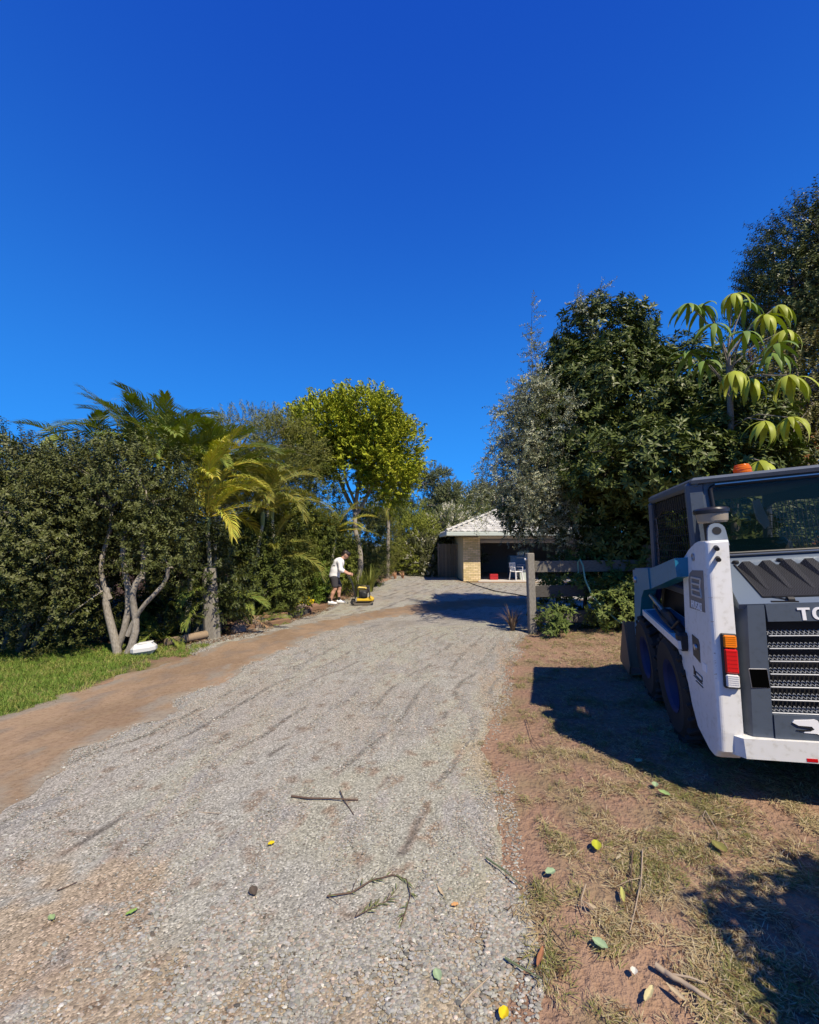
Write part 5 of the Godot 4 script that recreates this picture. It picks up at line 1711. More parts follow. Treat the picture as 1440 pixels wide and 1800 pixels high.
	b.lathe(P.call(-0.465, 1.755, 0.385), [[0.096, -0.004], [0.105, 0.0], [0.106, 0.022], [0.098, 0.034], [0.06, 0.042], [0.0, 0.043]], 28)
	obj("cap", b, mat("cap_black", 0.02, 0.02, 0.025, 0.3), ac)
	# cab rear, roof, window
	b = MB.new()
	b.loft([[P.call(-0.52, 1.985, 0.50), P.call(0.52, 1.985, 0.50), P.call(0.50, 1.985, 1.85), P.call(-0.50, 1.985, 1.85)], [P.call(-0.525, 2.01, 0.49), P.call(0.525, 2.01, 0.49), P.call(0.505, 2.02, 1.86), P.call(-0.505, 2.02, 1.86)], [P.call(-0.50, 2.03, 0.51), P.call(0.50, 2.03, 0.51), P.call(0.48, 2.04, 1.84), P.call(-0.48, 2.04, 1.84)]])
	obj("cab_roof", b, grey, t)
	b = MB.new()
	for sd in [1, -1]: b.prism(PackedVector2Array([Vector2(-0.50 * sd, 1.35), Vector2(-0.36 * sd, 1.35), Vector2(-0.36 * sd, 1.45), Vector2(-0.395 * sd, 1.47), Vector2(-0.405 * sd, 1.92), Vector2(-0.36 * sd, 1.965), Vector2(0, 1.965), Vector2(0, 1.99), Vector2(-0.50 * sd, 1.99)]), Transform3D(Basis.IDENTITY, P.call(0, 0, 0.56)), 0.03)
	obj("cab_rear_frame", b, grey, t)
	b = MB.new()
	b.bx(P.call(0, 1.42, 0.575), Vector3(0.74, 0.06, 0.03), 0.004)
	obj("window_sill", b, grey, t)
	b = MB.new()
	var ol := []
	var c4 := [[-0.35, 1.50, PI], [-0.36, 1.92, PI / 2], [0.36, 1.92, 0.0], [0.35, 1.50, -PI / 2]]
	for q in c4:
		for k in 6:
			var a: float = q[2] + PI / 2 - PI / 2 * k / 5.0
			ol.append(P.call(q[0] + cos(a) * 0.04, q[1] + sin(a) * 0.04, 0.535))
	ol.append(ol[0]); ol.append(ol[1])
	var rr := []
	for k in ol.size(): rr.append(0.014)
	b.tube(ol, rr, 6, false)
	var wf := obj("rear_window", b, mat("seal_black", 0.015, 0.015, 0.016, 0.5), t)
	b = MB.new()
	b.bar(P.call(-0.39, 1.452, 0.525), P.call(0.39, 1.452, 0.525), 0.01, 0.008)
	b.bar(P.call(-0.37, 1.968, 0.525), P.call(0.37, 1.968, 0.525), 0.01, 0.008)
	obj("trim_strip", b, steel, wf)
	b = MB.new()
	b.bx(P.call(0, 1.71, 0.54), Vector3(0.77, 0.50, 0.004))
	var gl := mat("tinted_glass", 0.003, 0.012, 0.012, 0.03)
	gl.metallic_specular = 0.25
	gl.transparency = BaseMaterial3D.TRANSPARENCY_ALPHA
	gl.albedo_color = Color(gl.albedo_color, 0.38)
	obj("pane", b, gl, wf)
	# inside the cab
	b = MB.new()
	b.bx(P.call(0.05, 1.30, 1.05), Vector3(0.46, 0.5, 0.12), 0.05, Vector3(-0.12, 0, 0))
	b.bx(P.call(0.05, 1.02, 1.3), Vector3(0.46, 0.12, 0.46), 0.04)
	obj("seat", b, black, t)
	b = MB.new()
	b.bx(P.call(0.0, 1.95, 1.15), Vector3(0.9, 0.03, 1.2), 0.01)
	obj("headliner", b, mat("headliner_grey", 0.05, 0.055, 0.06, 0.9), t)
	b = MB.new()
	b.bx(P.call(0.02, 1.62, 1.78), Vector3(0.05, 0.6, 0.05), 0.01)
	b.bx(P.call(0.0, 1.30, 1.9), Vector3(0.9, 0.06, 0.06), 0.01)
	obj("front_frame", b, black, t)
	b = MB.new()
	b.prism(PackedVector2Array([Vector2(-0.03, 0.11), Vector2(0.02, 0.13), Vector2(0.07, -0.08), Vector2(0.03, -0.11), Vector2(-0.02, -0.03)]), Transform3D(Basis(Vector3.UP, 0.2), P.call(0.02, 1.73, 0.9)), 0.01)
	obj("pale_plate", b, mat("plate_pale", 0.6, 0.63, 0.62, 0.3), t)  # pale plate added for an unidentified patch inside the cab
	# beacon
	b = MB.new()
	b.lathe(P.call(-0.10, 2.03, 0.75), [[0.065, 0.0], [0.065, 0.018], [0.0, 0.018]], 20)
	var bc := obj("beacon", b, black, t)
	b = MB.new()
	b.lathe(P.call(-0.10, 2.048, 0.75), [[0.058, 0.0], [0.06, 0.012], [0.056, 0.014], [0.056, 0.03], [0.059, 0.032], [0.056, 0.035], [0.054, 0.05], [0.048, 0.056], [0.048, 0.062], [0.044, 0.072], [0.0, 0.075]], 24)
	var am := mat("beacon_amber", 0.85, 0.22, 0.01, 0.18)
	am.backlight_enabled = true
	am.backlight = Color(0.9, 0.4, 0.05)
	obj("beacon_lens", b, am, bc)
	# decals on the left panel
	var face = func(y: float, z: float, off: float) -> Transform3D:
		return Transform3D(Basis(Vector3.BACK, -0.0814) * Basis(Vector3.UP, -PI / 2), P.call(xside(y) - off, y, z))
	b = MB.new()
	var dp := PackedVector2Array([Vector2(-0.15, -0.13), Vector2(-0.15, 0.07), Vector2(-0.12, 0.115), Vector2(-0.06, 0.14), Vector2(0.14, 0.15), Vector2(0.14, -0.12)])
	b.prism(dp, face.call(1.23, 0.30, 0.001), 0.003)
	var dc := obj("side_decal", b, mat("decal_brown", 0.20, 0.175, 0.155, 0.6), t)
	var tx := obj("decal_lettering", text("HUSKI", 0.05, 0.002), M.letter_white, dc)
	tx.transform = face.call(1.135, 0.31, 0.004)
	b = MB.new()
	var fr: Transform3D = face.call(1.26, 0.29, 0.003)
	for q in [[-0.09, 0.06, 0.09, 0.06], [-0.09, 0.02, 0.07, 0.02], [-0.09, -0.02, 0.07, -0.02], [-0.09, -0.06, 0.09, -0.06], [-0.09, 0.06, -0.09, -0.06], [0.09, 0.06, 0.07, 0.0], [0.07, 0.0, 0.09, -0.06]]:
		b.bar(fr * Vector3(q[0], q[1], 0), fr * Vector3(q[2], q[3], 0), 0.012, 0.012)
	obj("decal_mark", b, mat("decal_pale", 0.5, 0.47, 0.42, 0.6), dc)
	b = MB.new()
	b.prism(PackedVector2Array([Vector2(-0.07, 0.07), Vector2(0.05, 0.06), Vector2(0.07, 0.03), Vector2(0.07, -0.09), Vector2(-0.06, -0.07)]), face.call(0.85, 0.36, 0.001), 0.004)
	obj("recess_shade_plate", b, mat("recess_shade", 0.03, 0.035, 0.04, 0.5), t)  # dark plate set on the panel, its colour standing for a shaded recess
	b = MB.new()
	b.lathe(P.call(xside(0.85) - 0.004, 0.85, 0.35), [[0.0, 0.012], [0.02, 0.012], [0.022, 0.0]], 12, Basis(Vector3.BACK, PI / 2))
	obj("filler_cap", b, steel, t)
	b = MB.new()
	b.prism(PackedVector2Array([Vector2(-0.035, 0.02), Vector2(0.035, 0.02), Vector2(0.035, -0.03), Vector2(-0.035, -0.03)]), face.call(0.755, 0.22, 0.001), 0.003)
	obj("warning_label", b, M.letter_white, t)
	b = MB.new()
	fr = face.call(0.66, 0.36, 0.002)
	for q in [[-0.03, 0.018, 0.09, 0.012], [-0.03, -0.012, 0.09, -0.018], [-0.03, 0.018, -0.03, -0.012], [0.09, 0.012, 0.09, -0.018], [-0.07, -0.022, 0.09, -0.03], [-0.03, -0.045, 0.10, -0.05]]: b.bar(fr * Vector3(q[0], q[1], 0), fr * Vector3(q[2], q[3], 0), 0.005, 0.005)
	b.prism(PackedVector2Array([Vector2(-0.07, -0.01), Vector2(-0.065, 0.02), Vector2(-0.075, 0.045), Vector2(-0.05, 0.035), Vector2(-0.035, 0.01), Vector2(-0.035, -0.012)]), fr, 0.003)
	obj("small_decal", b, black, t)
	# bucket and coupler at the front
	b = MB.new()
	var bs := PackedVector2Array([Vector2(-2.42, 0.66), Vector2(-2.50, 0.66), Vector2(-3.05, 0.10), Vector2(-3.05, 0.05), Vector2(-2.50, 0.04), Vector2(-2.38, 0.16)])
	for sd in [1, -1]: b.prism(bs, Transform3D(Basis(Vector3(0, 0, 1), Vector3.UP, Vector3(-1, 0, 0)), Vector3(-0.79 * sd, 0, 0)), 0.016)
	b.bx(P.call(0, 0.40, 2.41), Vector3(1.56, 0.52, 0.016))
	b.bx(P.call(0, 0.055, 2.76), Vector3(1.56, 0.016, 0.6))
	obj("bucket", b, dirty, t)
	b = MB.new()
	b.bx(P.call(0, 0.38, 2.33), Vector3(1.2, 0.4, 0.10), 0.02)
	obj("coupler", b, mat("coupler_blue", 0.02, 0.07, 0.30, 0.5), t)
	for sd in [1, -1]:
		b = MB.new()
		b.tube([P.call(-0.52 * sd, 0.55, 2.3), P.call(-0.52 * sd, 1.1, 1.85)], [0.03, 0.03], 10, true)
		obj("tilt_cylinder", b, M.coupler_blue, t)

func make_person():
	# bending a little over the compactor's handle, seen from the side; local +x is forwards
	var t := thing("person", "person in white shirt and dark shorts walking behind the plate compactor", "person", Vector3(-2.22, gh(-2.22, -12.55) + 0.012, -12.55), 0.12)
	var skin := mat("skin", 0.50, 0.28, 0.19, 0.55)
	var b := MB.new()
	var V = func(x, y, z) -> Vector3: return Vector3(x, y, z)
	var bones := []
	# legs
	var hipL := Vector3(-0.06, 0.84, -0.09)
	var hipR := Vector3(-0.06, 0.84, 0.09)
	var knL := Vector3(0.10, 0.47, -0.10)
	var knR := Vector3(-0.03, 0.46, 0.11)
	var anL := Vector3(0.08, 0.09, -0.11)
	var anR := Vector3(-0.16, 0.09, 0.12)
	for q in [[hipL, knL, anL], [hipR, knR, anR]]:
		bones.append([q[0], q[1], 0.085, 0.058])
		var cf: Vector3 = q[1].lerp(q[2], 0.35) + Vector3(-0.015, 0, 0)
		bones.append([q[1], cf, 0.055, 0.056])
		bones.append([cf, q[2], 0.056, 0.036])
	# neck, head
	var neck := Vector3(0.16, 1.34, 0)
	var head := Vector3(0.27, 1.475, 0)
	bones.append([Vector3(0.10, 1.25, 0), neck, 0.07, 0.055])
	bones.append([neck, head, 0.052, 0.06])
	var tl := Basis(Vector3.BACK, -0.6)
	bones.append([head + tl * Vector3(-0.02, 0.02, 0), head + tl * Vector3(0.03, -0.01, 0), 0.088, 0.082])
	bones.append([head + tl * Vector3(0.03, -0.03, 0), head + tl * Vector3(0.055, -0.085, 0), 0.06, 0.04])
	bones.append([head + tl * Vector3(0.09, -0.02, 0), head + tl * Vector3(0.112, -0.045, 0), 0.012, 0.014])
	for s in [-1, 1]: bones.append([head + tl * Vector3(-0.005, 0.01, s * 0.086), head + tl * Vector3(-0.005, -0.035, s * 0.083), 0.016, 0.012])
	# arms
	for s in [-1, 1]:
		bones.append([Vector3(0.10, 1.26, s * 0.19), Vector3(0.14, 1.02, s * 0.235), 0.05, 0.042])
		bones.append([Vector3(0.14, 1.02, s * 0.235), Vector3(0.36, 0.90, s * 0.22), 0.041, 0.028])
	nets(b, bones, 0.016, 0.03)
	# hands: palm, four fingers and a thumb closed on the bar
	for s in [-1, 1]:
		var hb := []
		var w := Vector3(0.36, 0.90, s * 0.22)
		var palm := Vector3(0.43, 0.885, s * 0.215)
		hb.append([w, palm, 0.026, 0.03])
		for k in 4:
			var z: float = s * (0.180 + k * 0.021)
			var l: float = [0.036, 0.042, 0.040, 0.032][k]
			var p0 := Vector3(0.445, 0.892, z)
			var p1 := p0 + Vector3(l, -0.004, 0)
			var p2 := p1 + Vector3(0.006, -l * 0.8, 0)
			var p3 := p2 + Vector3(-l * 0.6, -0.008, 0)
			hb.append([p0, p1, 0.010, 0.0095]); hb.append([p1, p2, 0.0095, 0.009]); hb.append([p2, p3, 0.009, 0.0075])
		var th := Vector3(0.40, 0.878, s * 0.19)
		hb.append([th, th + Vector3(0.035, -0.03, -s * 0.018), 0.013, 0.011]); hb.append([th + Vector3(0.035, -0.03, -s * 0.018), th + Vector3(0.06, -0.045, -s * 0.008), 0.011, 0.009])
		nets(b, hb, 0.006, 0.008)
	obj("body", b, skin, t)
	# face
	b = MB.new()
	for s in [-1, 1]:
		b.bx(head + tl * Vector3(0.098, 0.0, s * 0.032), Vector3(0.012, 0.011, 0.024), 0.004)
	b.bx(head + tl * Vector3(0.092, -0.082, 0), Vector3(0.012, 0.007, 0.042), 0.003)
	obj("face_features", b, mat("features", 0.06, 0.03, 0.025, 0.6), t)
	# hair
	b = MB.new()
	nets(b, [[head + tl * Vector3(-0.03, 0.035, 0), head + tl * Vector3(0.035, 0.045, 0), 0.098, 0.082], [head + tl * Vector3(-0.055, 0.0, 0), head + tl * Vector3(-0.075, -0.06, 0), 0.075, 0.05], [head + tl * Vector3(0.07, 0.06, 0.0), head + tl * Vector3(0.085, 0.045, 0.0), 0.05, 0.04]], 0.013, 0.03)
	obj("hair", b, mat("hair", 0.018, 0.012, 0.009, 0.5), t)
	# shirt
	b = MB.new()
	var sh := [[Vector3(-0.06, 0.84, 0), Vector3(-0.02, 1.02, 0), 0.165, 0.155, Vector3(1, 1, 0.86)], [Vector3(-0.02, 1.02, 0), Vector3(0.07, 1.22, 0), 0.155, 0.165, Vector3(1, 1, 0.86)], [Vector3(0.07, 1.22, 0), Vector3(0.12, 1.30, 0), 0.15, 0.085, Vector3(1, 1, 0.86)]]
	for s in [-1, 1]:
		sh.append([Vector3(0.08, 1.26, s * 0.10), Vector3(0.10, 1.25, s * 0.19), 0.08, 0.07])
		sh.append([Vector3(0.10, 1.25, s * 0.19), Vector3(0.14, 1.03, s * 0.235), 0.07, 0.065])
		sh.append([Vector3(0.14, 1.03, s * 0.235), Vector3(0.20, 0.985, s * 0.232), 0.062, 0.05])
	nets(b, sh, 0.016, 0.045, func(p): return 0.77 + 0.02 * sin(p.x * 30.0 + p.z * 21.0) - p.y)
	var shirt := obj("shirt", b, mat("shirt_white", 0.78, 0.78, 0.78, 0.85), t)
	b = MB.new()
	b.bar(Vector3(-0.152, 1.17, -0.11), Vector3(-0.152, 1.17, 0.11), 0.014, 0.012)
	b.bar(Vector3(-0.15, 1.17, 0.11), Vector3(-0.03, 1.15, 0.182), 0.014, 0.012)
	obj("shirt_band", b, mat("band_dark", 0.05, 0.05, 0.06, 0.8), shirt)
	# shorts
	b = MB.new()
	var so := [[Vector3(-0.06, 0.86, 0), Vector3(-0.06, 0.78, 0), 0.15, 0.15, Vector3(1, 1, 0.88)]]
	for q in [[hipL, knL], [hipR, knR]]: so.append([q[0] + Vector3(0, -0.06, 0), q[0].lerp(q[1], 0.85), 0.115, 0.098])
	nets(b, so, 0.016, 0.05, func(p): return 0.515 - p.y)
	obj("shorts", b, mat("shorts_grey", 0.045, 0.042, 0.048, 0.9), t)
	# socks and shoes
	for q in [anL, anR]:
		b = MB.new()
		b.tube([q + Vector3(0, 0.10, 0), q + Vector3(0.0, 0.0, 0)], [0.05, 0.044], 12, true)
		obj("sock", b, M.cap_black, t)
		b = MB.new()
		nets(b, [[q + Vector3(-0.03, -0.035, 0), q + Vector3(0.03, -0.03, 0), 0.05, 0.05], [q + Vector3(0.03, -0.045, 0), q + Vector3(0.16, -0.058, 0), 0.045, 0.035]], 0.012, 0.03, func(p): return -p.y)
		var shoe := obj("shoe", b, M.shirt_white, t)
		b = MB.new()
		b.bx(Vector3(q.x + 0.06, 0.012, q.z), Vector3(0.28, 0.024, 0.092), 0.011)
		obj("sole", b, mat("sole", 0.35, 0.34, 0.32, 0.8), shoe)

func make_compactor():
	var t := thing("plate_compactor", "yellow plate compactor with black engine and folding handle on the gravel", "compactor", Vector3(-1.42, gh(-1.42, -12.45) + 0.014, -12.45), 0.08)
	var yel := mat("compactor_yellow", 0.62, 0.40, 0.02, 0.5)
	var blk := mat("compactor_black", 0.02, 0.02, 0.02, 0.5)
	var b := MB.new()
	b.prism(PackedVector2Array([Vector2(-0.26, 0.07), Vector2(-0.22, 0.0), Vector2(0.24, 0.0), Vector2(0.36, 0.10), Vector2(0.35, 0.125), Vector2(0.22, 0.05), Vector2(-0.2, 0.05), Vector2(-0.25, 0.10)]), Transform3D(Basis.IDENTITY, Vector3.ZERO), 0.42)
	obj("base_plate", b, mat("plate_steel", 0.16, 0.14, 0.11, 0.6, 0.4), t)
	b = MB.new()
	b.bx(Vector3(0.07, 0.14, 0), Vector3(0.46, 0.08, 0.34), 0.02)
	b.bx(Vector3(0.27, 0.17, 0), Vector3(0.16, 0.09, 0.34), 0.02, Vector3(0, 0, -0.5))
	obj("deck", b, yel, t)
	b = MB.new()
	b.bx(Vector3(0.03, 0.30, 0), Vector3(0.26, 0.24, 0.28), 0.03)
	for k in 5: b.bx(Vector3(0.03, 0.24 + k * 0.03, 0.145), Vector3(0.2, 0.012, 0.02), 0.003)
	var en := obj("engine", b, blk, t)
	b = MB.new()
	b.bx(Vector3(-0.0, 0.475, 0), Vector3(0.26, 0.11, 0.24), 0.035)
	obj("fuel_tank", b, mat("tank_yellow", 0.66, 0.50, 0.12, 0.45), en)
	b = MB.new()
	b.lathe(Vector3(0.06, 0.30, 0.15), [[0.09, 0.0], [0.088, 0.03], [0.05, 0.045], [0.0, 0.045]], 16, Basis(Vector3.RIGHT, PI / 2))
	obj("recoil_starter", b, blk, en)
	b = MB.new()
	b.bx(Vector3(0.155, 0.40, 0.02), Vector3(0.09, 0.12, 0.2), 0.02)
	obj("muffler", b, mat("muffler", 0.08, 0.06, 0.05, 0.6, 0.4), en)
	for s in [-1, 1]:
		b = MB.new()
		b.tube([Vector3(0.24, 0.17, s * 0.17), Vector3(0.20, 0.52, s * 0.17), Vector3(-0.16, 0.56, s * 0.17), Vector3(-0.20, 0.17, s * 0.17)], [0.015, 0.015, 0.015, 0.015], 8, true)
		obj("guard_frame", b, blk, t)
		b = MB.new()
		b.lathe(Vector3(-0.27, 0.075, s * 0.16), [[0.0, 0.02], [0.06, 0.02], [0.07, 0.01], [0.07, -0.02], [0.0, -0.02]], 14, Basis(Vector3.RIGHT, PI / 2))
		obj("transport_wheel", b, blk, t)
	b = MB.new()
	b.tube([Vector3(-0.20, 0.20, 0.15), Vector3(-0.30, 0.62, 0.17), Vector3(-0.42, 0.84, 0.21), Vector3(-0.43, 0.86, 0.24), Vector3(-0.43, 0.86, -0.24), Vector3(-0.42, 0.84, -0.21), Vector3(-0.30, 0.62, -0.17), Vector3(-0.20, 0.20, -0.15)], [0.014, 0.014, 0.014, 0.014, 0.014, 0.014, 0.014, 0.014], 8, true)
	b.tube([Vector3(-0.28, 0.52, 0.165), Vector3(-0.28, 0.52, -0.165)], [0.012, 0.012], 8, true)
	obj("handle", b, blk, t)

func make_garden_edge():
	# splintered grey post
	var t := thing("old_post", "splintered grey timber post beside the round log", "post", Vector3(-3.58, gh(-3.58, -7.6) - 0.02, -7.6))
	var b := MB.new()
	var n := 18
	var rings := []
	for k in 8:
		var u := k / 7.0
		var ring := []
		for j in n:
			var a := TAU * j / n
			var r := lerpf(0.145, 0.125, u) * (1.0 + 0.16 * fine.get_noise_2d(j * 47.0, 3.0) + 0.05 * fine.get_noise_2d(j * 90.0, u * 60.0))
			var y := u * 1.18
			if k == 7: y += 0.16 * fine.get_noise_2d(j * 200.0, 90.0) + 0.03
			if k == 7: r *= 0.85
			ring.append(Vector3(cos(a) * r - 0.10 * u, y, sin(a) * r * 0.8))
		rings.append(ring)
	b.loft(rings)
	obj("shaft", b, M.timber_grey, t)
	b = MB.new()
	for k in 10:
		var a := rf(0, TAU)
		var p := Vector3(cos(a) * 0.08 - 0.1, 1.05, sin(a) * 0.07)
		b.tube([p, p + Vector3(rf(-0.02, 0.02), rf(0.10, 0.24), 0)], [0.02, 0.002], 4, false)
	obj("splinters", b, M.timber_grey, t)
	# round log
	b = MB.new()
	b.tube([Vector3(-3.98, gh(-3.98, -6.85) + 0.06, -6.85), Vector3(-3.80, gh(-3.8, -7.15) + 0.065, -7.18), Vector3(-3.66, gh(-3.66, -7.5) + 0.07, -7.5)], [0.068, 0.07, 0.072], 14, true)
	tag(obj("round_log", b, M.timber_pale), "short round timber log lying in the grass by the post", "log")
	# white block
	var w := thing("white_block", "white rounded block at the foot of the pale stemmed tree", "block", Vector3(-4.03, gh(-4.03, -6.36) - 0.01, -6.36), 0.25)
	b = MB.new()
	b.bx(Vector3(0, 0.085, 0), Vector3(0.34, 0.17, 0.2), 0.06, Vector3(0, 0, 0.10))
	obj("body", b, mat("block_white", 0.58, 0.58, 0.56, 0.8), w)
	b = MB.new()
	b.bx(Vector3(0.02, 0.175, 0.0), Vector3(0.20, 0.02, 0.10), 0.009, Vector3(0.02, 0.1, 0.10))
	obj("top_crust", b, M.block_white, w)
	# sleepers
	var sl := [["lower grey sleeper stacked behind the splintered post", -4.35, -8.05, 0.10, 1.4, 0.03, "timber_grey"], ["upper grey sleeper stacked behind the splintered post", -4.3, -8.12, 0.31, 1.3, 0.0, "timber_grey"], ["reddish brown sleeper edging the gravel", -3.05, -8.9, 0.04, 1.2, 0.95, "timber_brown"], ["dark sleeper edging the gravel near the yellow heap", -2.85, -10.4, 0.05, 1.1, 1.25, "timber_dark"], ["short curved dark timber in front of the yellow heap", -2.62, -11.5, 0.05, 0.7, 0.9, "timber_brown"], ["brown sleeper among the garden stones", -3.3, -9.6, 0.10, 1.0, 0.7, "timber_brown"]]
	for q in sl:
		b = MB.new()
		b.bx(Vector3(q[1], gh(q[1], q[2]) + q[3], q[2]), Vector3(q[4], 0.19 if q[6] == "timber_grey" else 0.12, 0.10), 0.012, Vector3(0, q[5], rf(-0.03, 0.03)))
		tag(obj("timber_sleeper", b, M[q[6]]), q[0], "sleeper", "old sleepers along the garden edge")
	# stones of the garden edge
	var st := mat("edge_stone", 0.34, 0.27, 0.22, 0.9)
	var st2 := mat("edge_stone_red", 0.34, 0.20, 0.14, 0.9)
	for m in [st, st2]:
		m.albedo_texture = M.bark_grey.albedo_texture
		m.uv1_triplanar = true
		m.uv1_scale = Vector3(4, 4, 4)
	var spots := [[-3.36, -8.2, 0.16], [-3.5, -8.55, 0.2], [-3.2, -8.75, 0.13], [-3.3, -9.15, 0.19], [-3.12, -9.5, 0.2], [-3.35, -9.9, 0.22], [-2.98, -9.85, 0.14], [-3.1, -10.25, 0.2], [-2.9, -10.8, 0.17], [-3.2, -10.7, 0.22], [-2.75, -11.2, 0.16], [-2.95, -11.4, 0.2], [-3.55, -9.3, 0.18], [-2.7, -11.9, 0.14]]
	var order := []
	for k in spots.size():
		var rank := 0
		for j in spots.size():
			if spots[j][1] > spots[k][1]: rank += 1
		order.append(rank)
	for k in spots.size():
		var q: Array = spots[k]
		b = MB.new()
		var r := RandomNumberGenerator.new()
		r.seed = 900 + k
		var rr := []
		for lev in 5:
			var ring := []
			var e: float = [0.55, 1.0, 0.95, 0.7, 0.25][lev]
			for j in 8:
				var a := TAU * j / 8
				ring.append(Vector3(cos(a) * e * r.randf_range(0.8, 1.15), [-0.3, 0.0, 0.35, 0.62, 0.75][lev] * r.randf_range(0.9, 1.1), sin(a) * e * r.randf_range(0.7, 1.0)) * q[2])
			rr.append(ring)
		b.loft(rr)
		var o := obj("garden_stone", b, st if k % 3 != 1 else st2)
		o.position = Vector3(q[0], gh(q[0], q[1]) + 0.02, q[1])
		o.rotation.y = r.randf() * TAU
		tag(o, ["nearest", "second", "third", "fourth", "fifth", "sixth", "seventh", "eighth", "ninth", "tenth", "eleventh", "twelfth", "thirteenth", "farthest"][order[k]] + " rough stone from the splintered post along the garden bed", "stone", "stones edging the garden bed")
	# dry palm fronds fallen on the bed
	var df := frond_mesh(1.2, 0.5, 0.02, 0.26, 24, 0.25, Color(0.26, 0.20, 0.12), 77)
	var dl := ["dry fallen palm frond lying over the garden stones", "dry fallen palm frond beside the brown sleeper", "dry brown frond drooping near the dense shrubs"]
	var dk := 0
	for q in [[-3.3, -9.4, 0.22, 2.3], [-3.2, -10.5, 0.25, 0.5], [-3.6, -8.9, 0.3, 1.2]]:
		var o := obj("fallen_frond", df, M.leaf_dull)
		o.position = Vector3(q[0], gh(q[0], q[1]) + q[2], q[1])
		o.rotation = Vector3(0.25, q[3], 0.1)
		tag(o, dl[dk], "frond", "dry fronds on the garden bed")
		dk += 1
	# bark bits and leaf litter on the bed
	var lt := MB.new()
	lt.col = Color(1, 1, 1)
	lt.leaf(Vector3(-0.03, 0.004, 0), Vector3.RIGHT, Vector3.UP, 0.07, 0.025, 0.1, 0.2)
	var s := Scatter.new()
	for k in 7000:
		var z := rf(-14.0, -6.6)
		var x := drive_left(z) - rf(-0.25, 2.2)
		if z > -7.2: x = rf(-7.5, -3.6)
		var g := rf(0.5, 1.3)
		s.add(Transform3D(Basis.from_euler(Vector3(rf(-0.4, 0.4), rf(0, TAU), rf(-0.4, 0.4))).scaled(Vector3.ONE * rf(0.6, 1.6)), Vector3(x, gh(x, z) + 0.004, z)), Color(0.20 * g, 0.13 * g, 0.08 * g))
	var o := s.node("leaf_litter", lt.mesh(), M.leaf_dull)
	add_child(o, true)
	stuff(o)
	tag(o, "brown leaf litter covering the garden bed on the left", "litter")
	# yellow heap
	var yh := thing("yellow_flower_clump", "bright yellow clump at the garden edge left of the man", "flowers", Vector3(-2.98, gh(-2.98, -12.0), -12.0))
	b = MB.new()
	for k in 90:
		var d := rdir()
		var p := Vector3(d.x * 0.2, 0.10 + absf(d.y) * 0.15, d.z * 0.16)
		b.col = Color(0.75, rf(0.5, 0.66), 0.02)
		b.leaf(p, (d + rdir() * 0.6).normalized(), rdir(), 0.07, 0.05)
	stuff(obj("petals", b, M.leaf_soft, yh))
	b = MB.new()
	for k in 60:
		var d := rdir()
		b.col = Color(0.08, 0.13, 0.02)
		b.leaf(Vector3(d.x * 0.1, 0.0, d.z * 0.1), (Vector3(d.x, 0.8, d.z)).normalized(), rdir(), 0.18, 0.03)
	stuff(obj("leaves", b, M.leaf_soft, yh))

func ground_leaf(px: Vector2, l: float, w: float, col: Color, label: String, turn: float, curl := 0.25, called := "fallen_leaf"):
	var b := MB.new()
	b.col = col
	var last := []
	for j in 8:
		var u := j / 7.0
		var hw := w * 0.5 * pow(sin(PI * clampf(u * 0.95 + 0.03, 0, 1)), 0.7)
		var y := 0.012 + curl * l * pow(u - 0.45, 2.0)
		var x := (u - 0.5) * l
		var ids := []
		for k in 5:
			var v := k / 4.0 * 2.0 - 1.0
			b.col = col * (0.92 if k % 2 == 0 else 1.0) if k != 2 else col * 1.25
			ids.append(b.vert(Vector3(x, y + absf(v) * hw * 0.35 + 0.002 * sin(j * 2.3 + k), v * hw)))
		if last.size():
			for k in 4: b.ix.append_array([last[k], ids[k], ids[k + 1], last[k], ids[k + 1], last[k + 1]])
		last = ids
	b.col = Color(0.25, 0.2, 0.08)
	b.tube([Vector3(-l * 0.5, 0.012, 0), Vector3(-l * 0.75, 0.008, 0.02 * l)], [0.0015, 0.001], 4, false)
	var o := obj(called, b, M.leaf_soft)
	o.position = Vector3(px.x, gh(px.x, px.y) + 0.004, px.y)
	o.rotation.y = turn
	tag(o, label, "leaf", "leaves fallen on the ground")

func ground_stick(pts: Array, r0: float, r1: float, mat_: Material, label: String, called := "fallen_twig", kids := 0, leafy := Color(0, 0, 0)):
	var b := MB.new()
	var p := []
	var rr := []
	for k in pts.size():
		var q: Vector2 = pts[k]
		p.append(Vector3(q.x, gh(q.x, q.y) + 0.012 + r0 + 0.01 * fine.get_noise_2d(k * 90.0, q.x * 50.0), q.y))
		rr.append(lerpf(r0, r1, k / float(pts.size() - 1)))
	var t := thing(called, label, "twig", p[0], 0, "twigs lying on the ground")
	var o0: Vector3 = p[0]
	for k in p.size(): p[k] -= o0
	b.tube(p, rr, 6, true)
	for k in kids:
		var i := rng.randi() % (p.size() - 1)
		var d: Vector3 = (p[i + 1] - p[i]).rotated(Vector3.UP, rf(-0.9, 0.9)) * rf(0.5, 1.1)
		b.tube([p[i], p[i] + d * 0.5 + Vector3(0, 0.008, 0), p[i] + d], [r1, r1 * 0.8, r1 * 0.5], 4, false)
	obj("stem", b, mat_, t)
	if leafy.r > 0.0:
		b = MB.new()
		for k in 26:
			var i := rng.randi() % (p.size() - 1)
			b.col = leafy * rf(0.7, 1.2)
			var d = ((p[i + 1] - p[i]).normalized().rotated(Vector3.UP, rf(-1.0, 1.0)) + Vector3(0, rf(0.0, 0.3), 0)).normalized()
			b.leaf(p[i].lerp(p[i + 1], rng.randf()), d, Vector3.UP, rf(0.03, 0.06), 0.007)
		stuff(obj("leaves", b, M.leaf_soft, t))

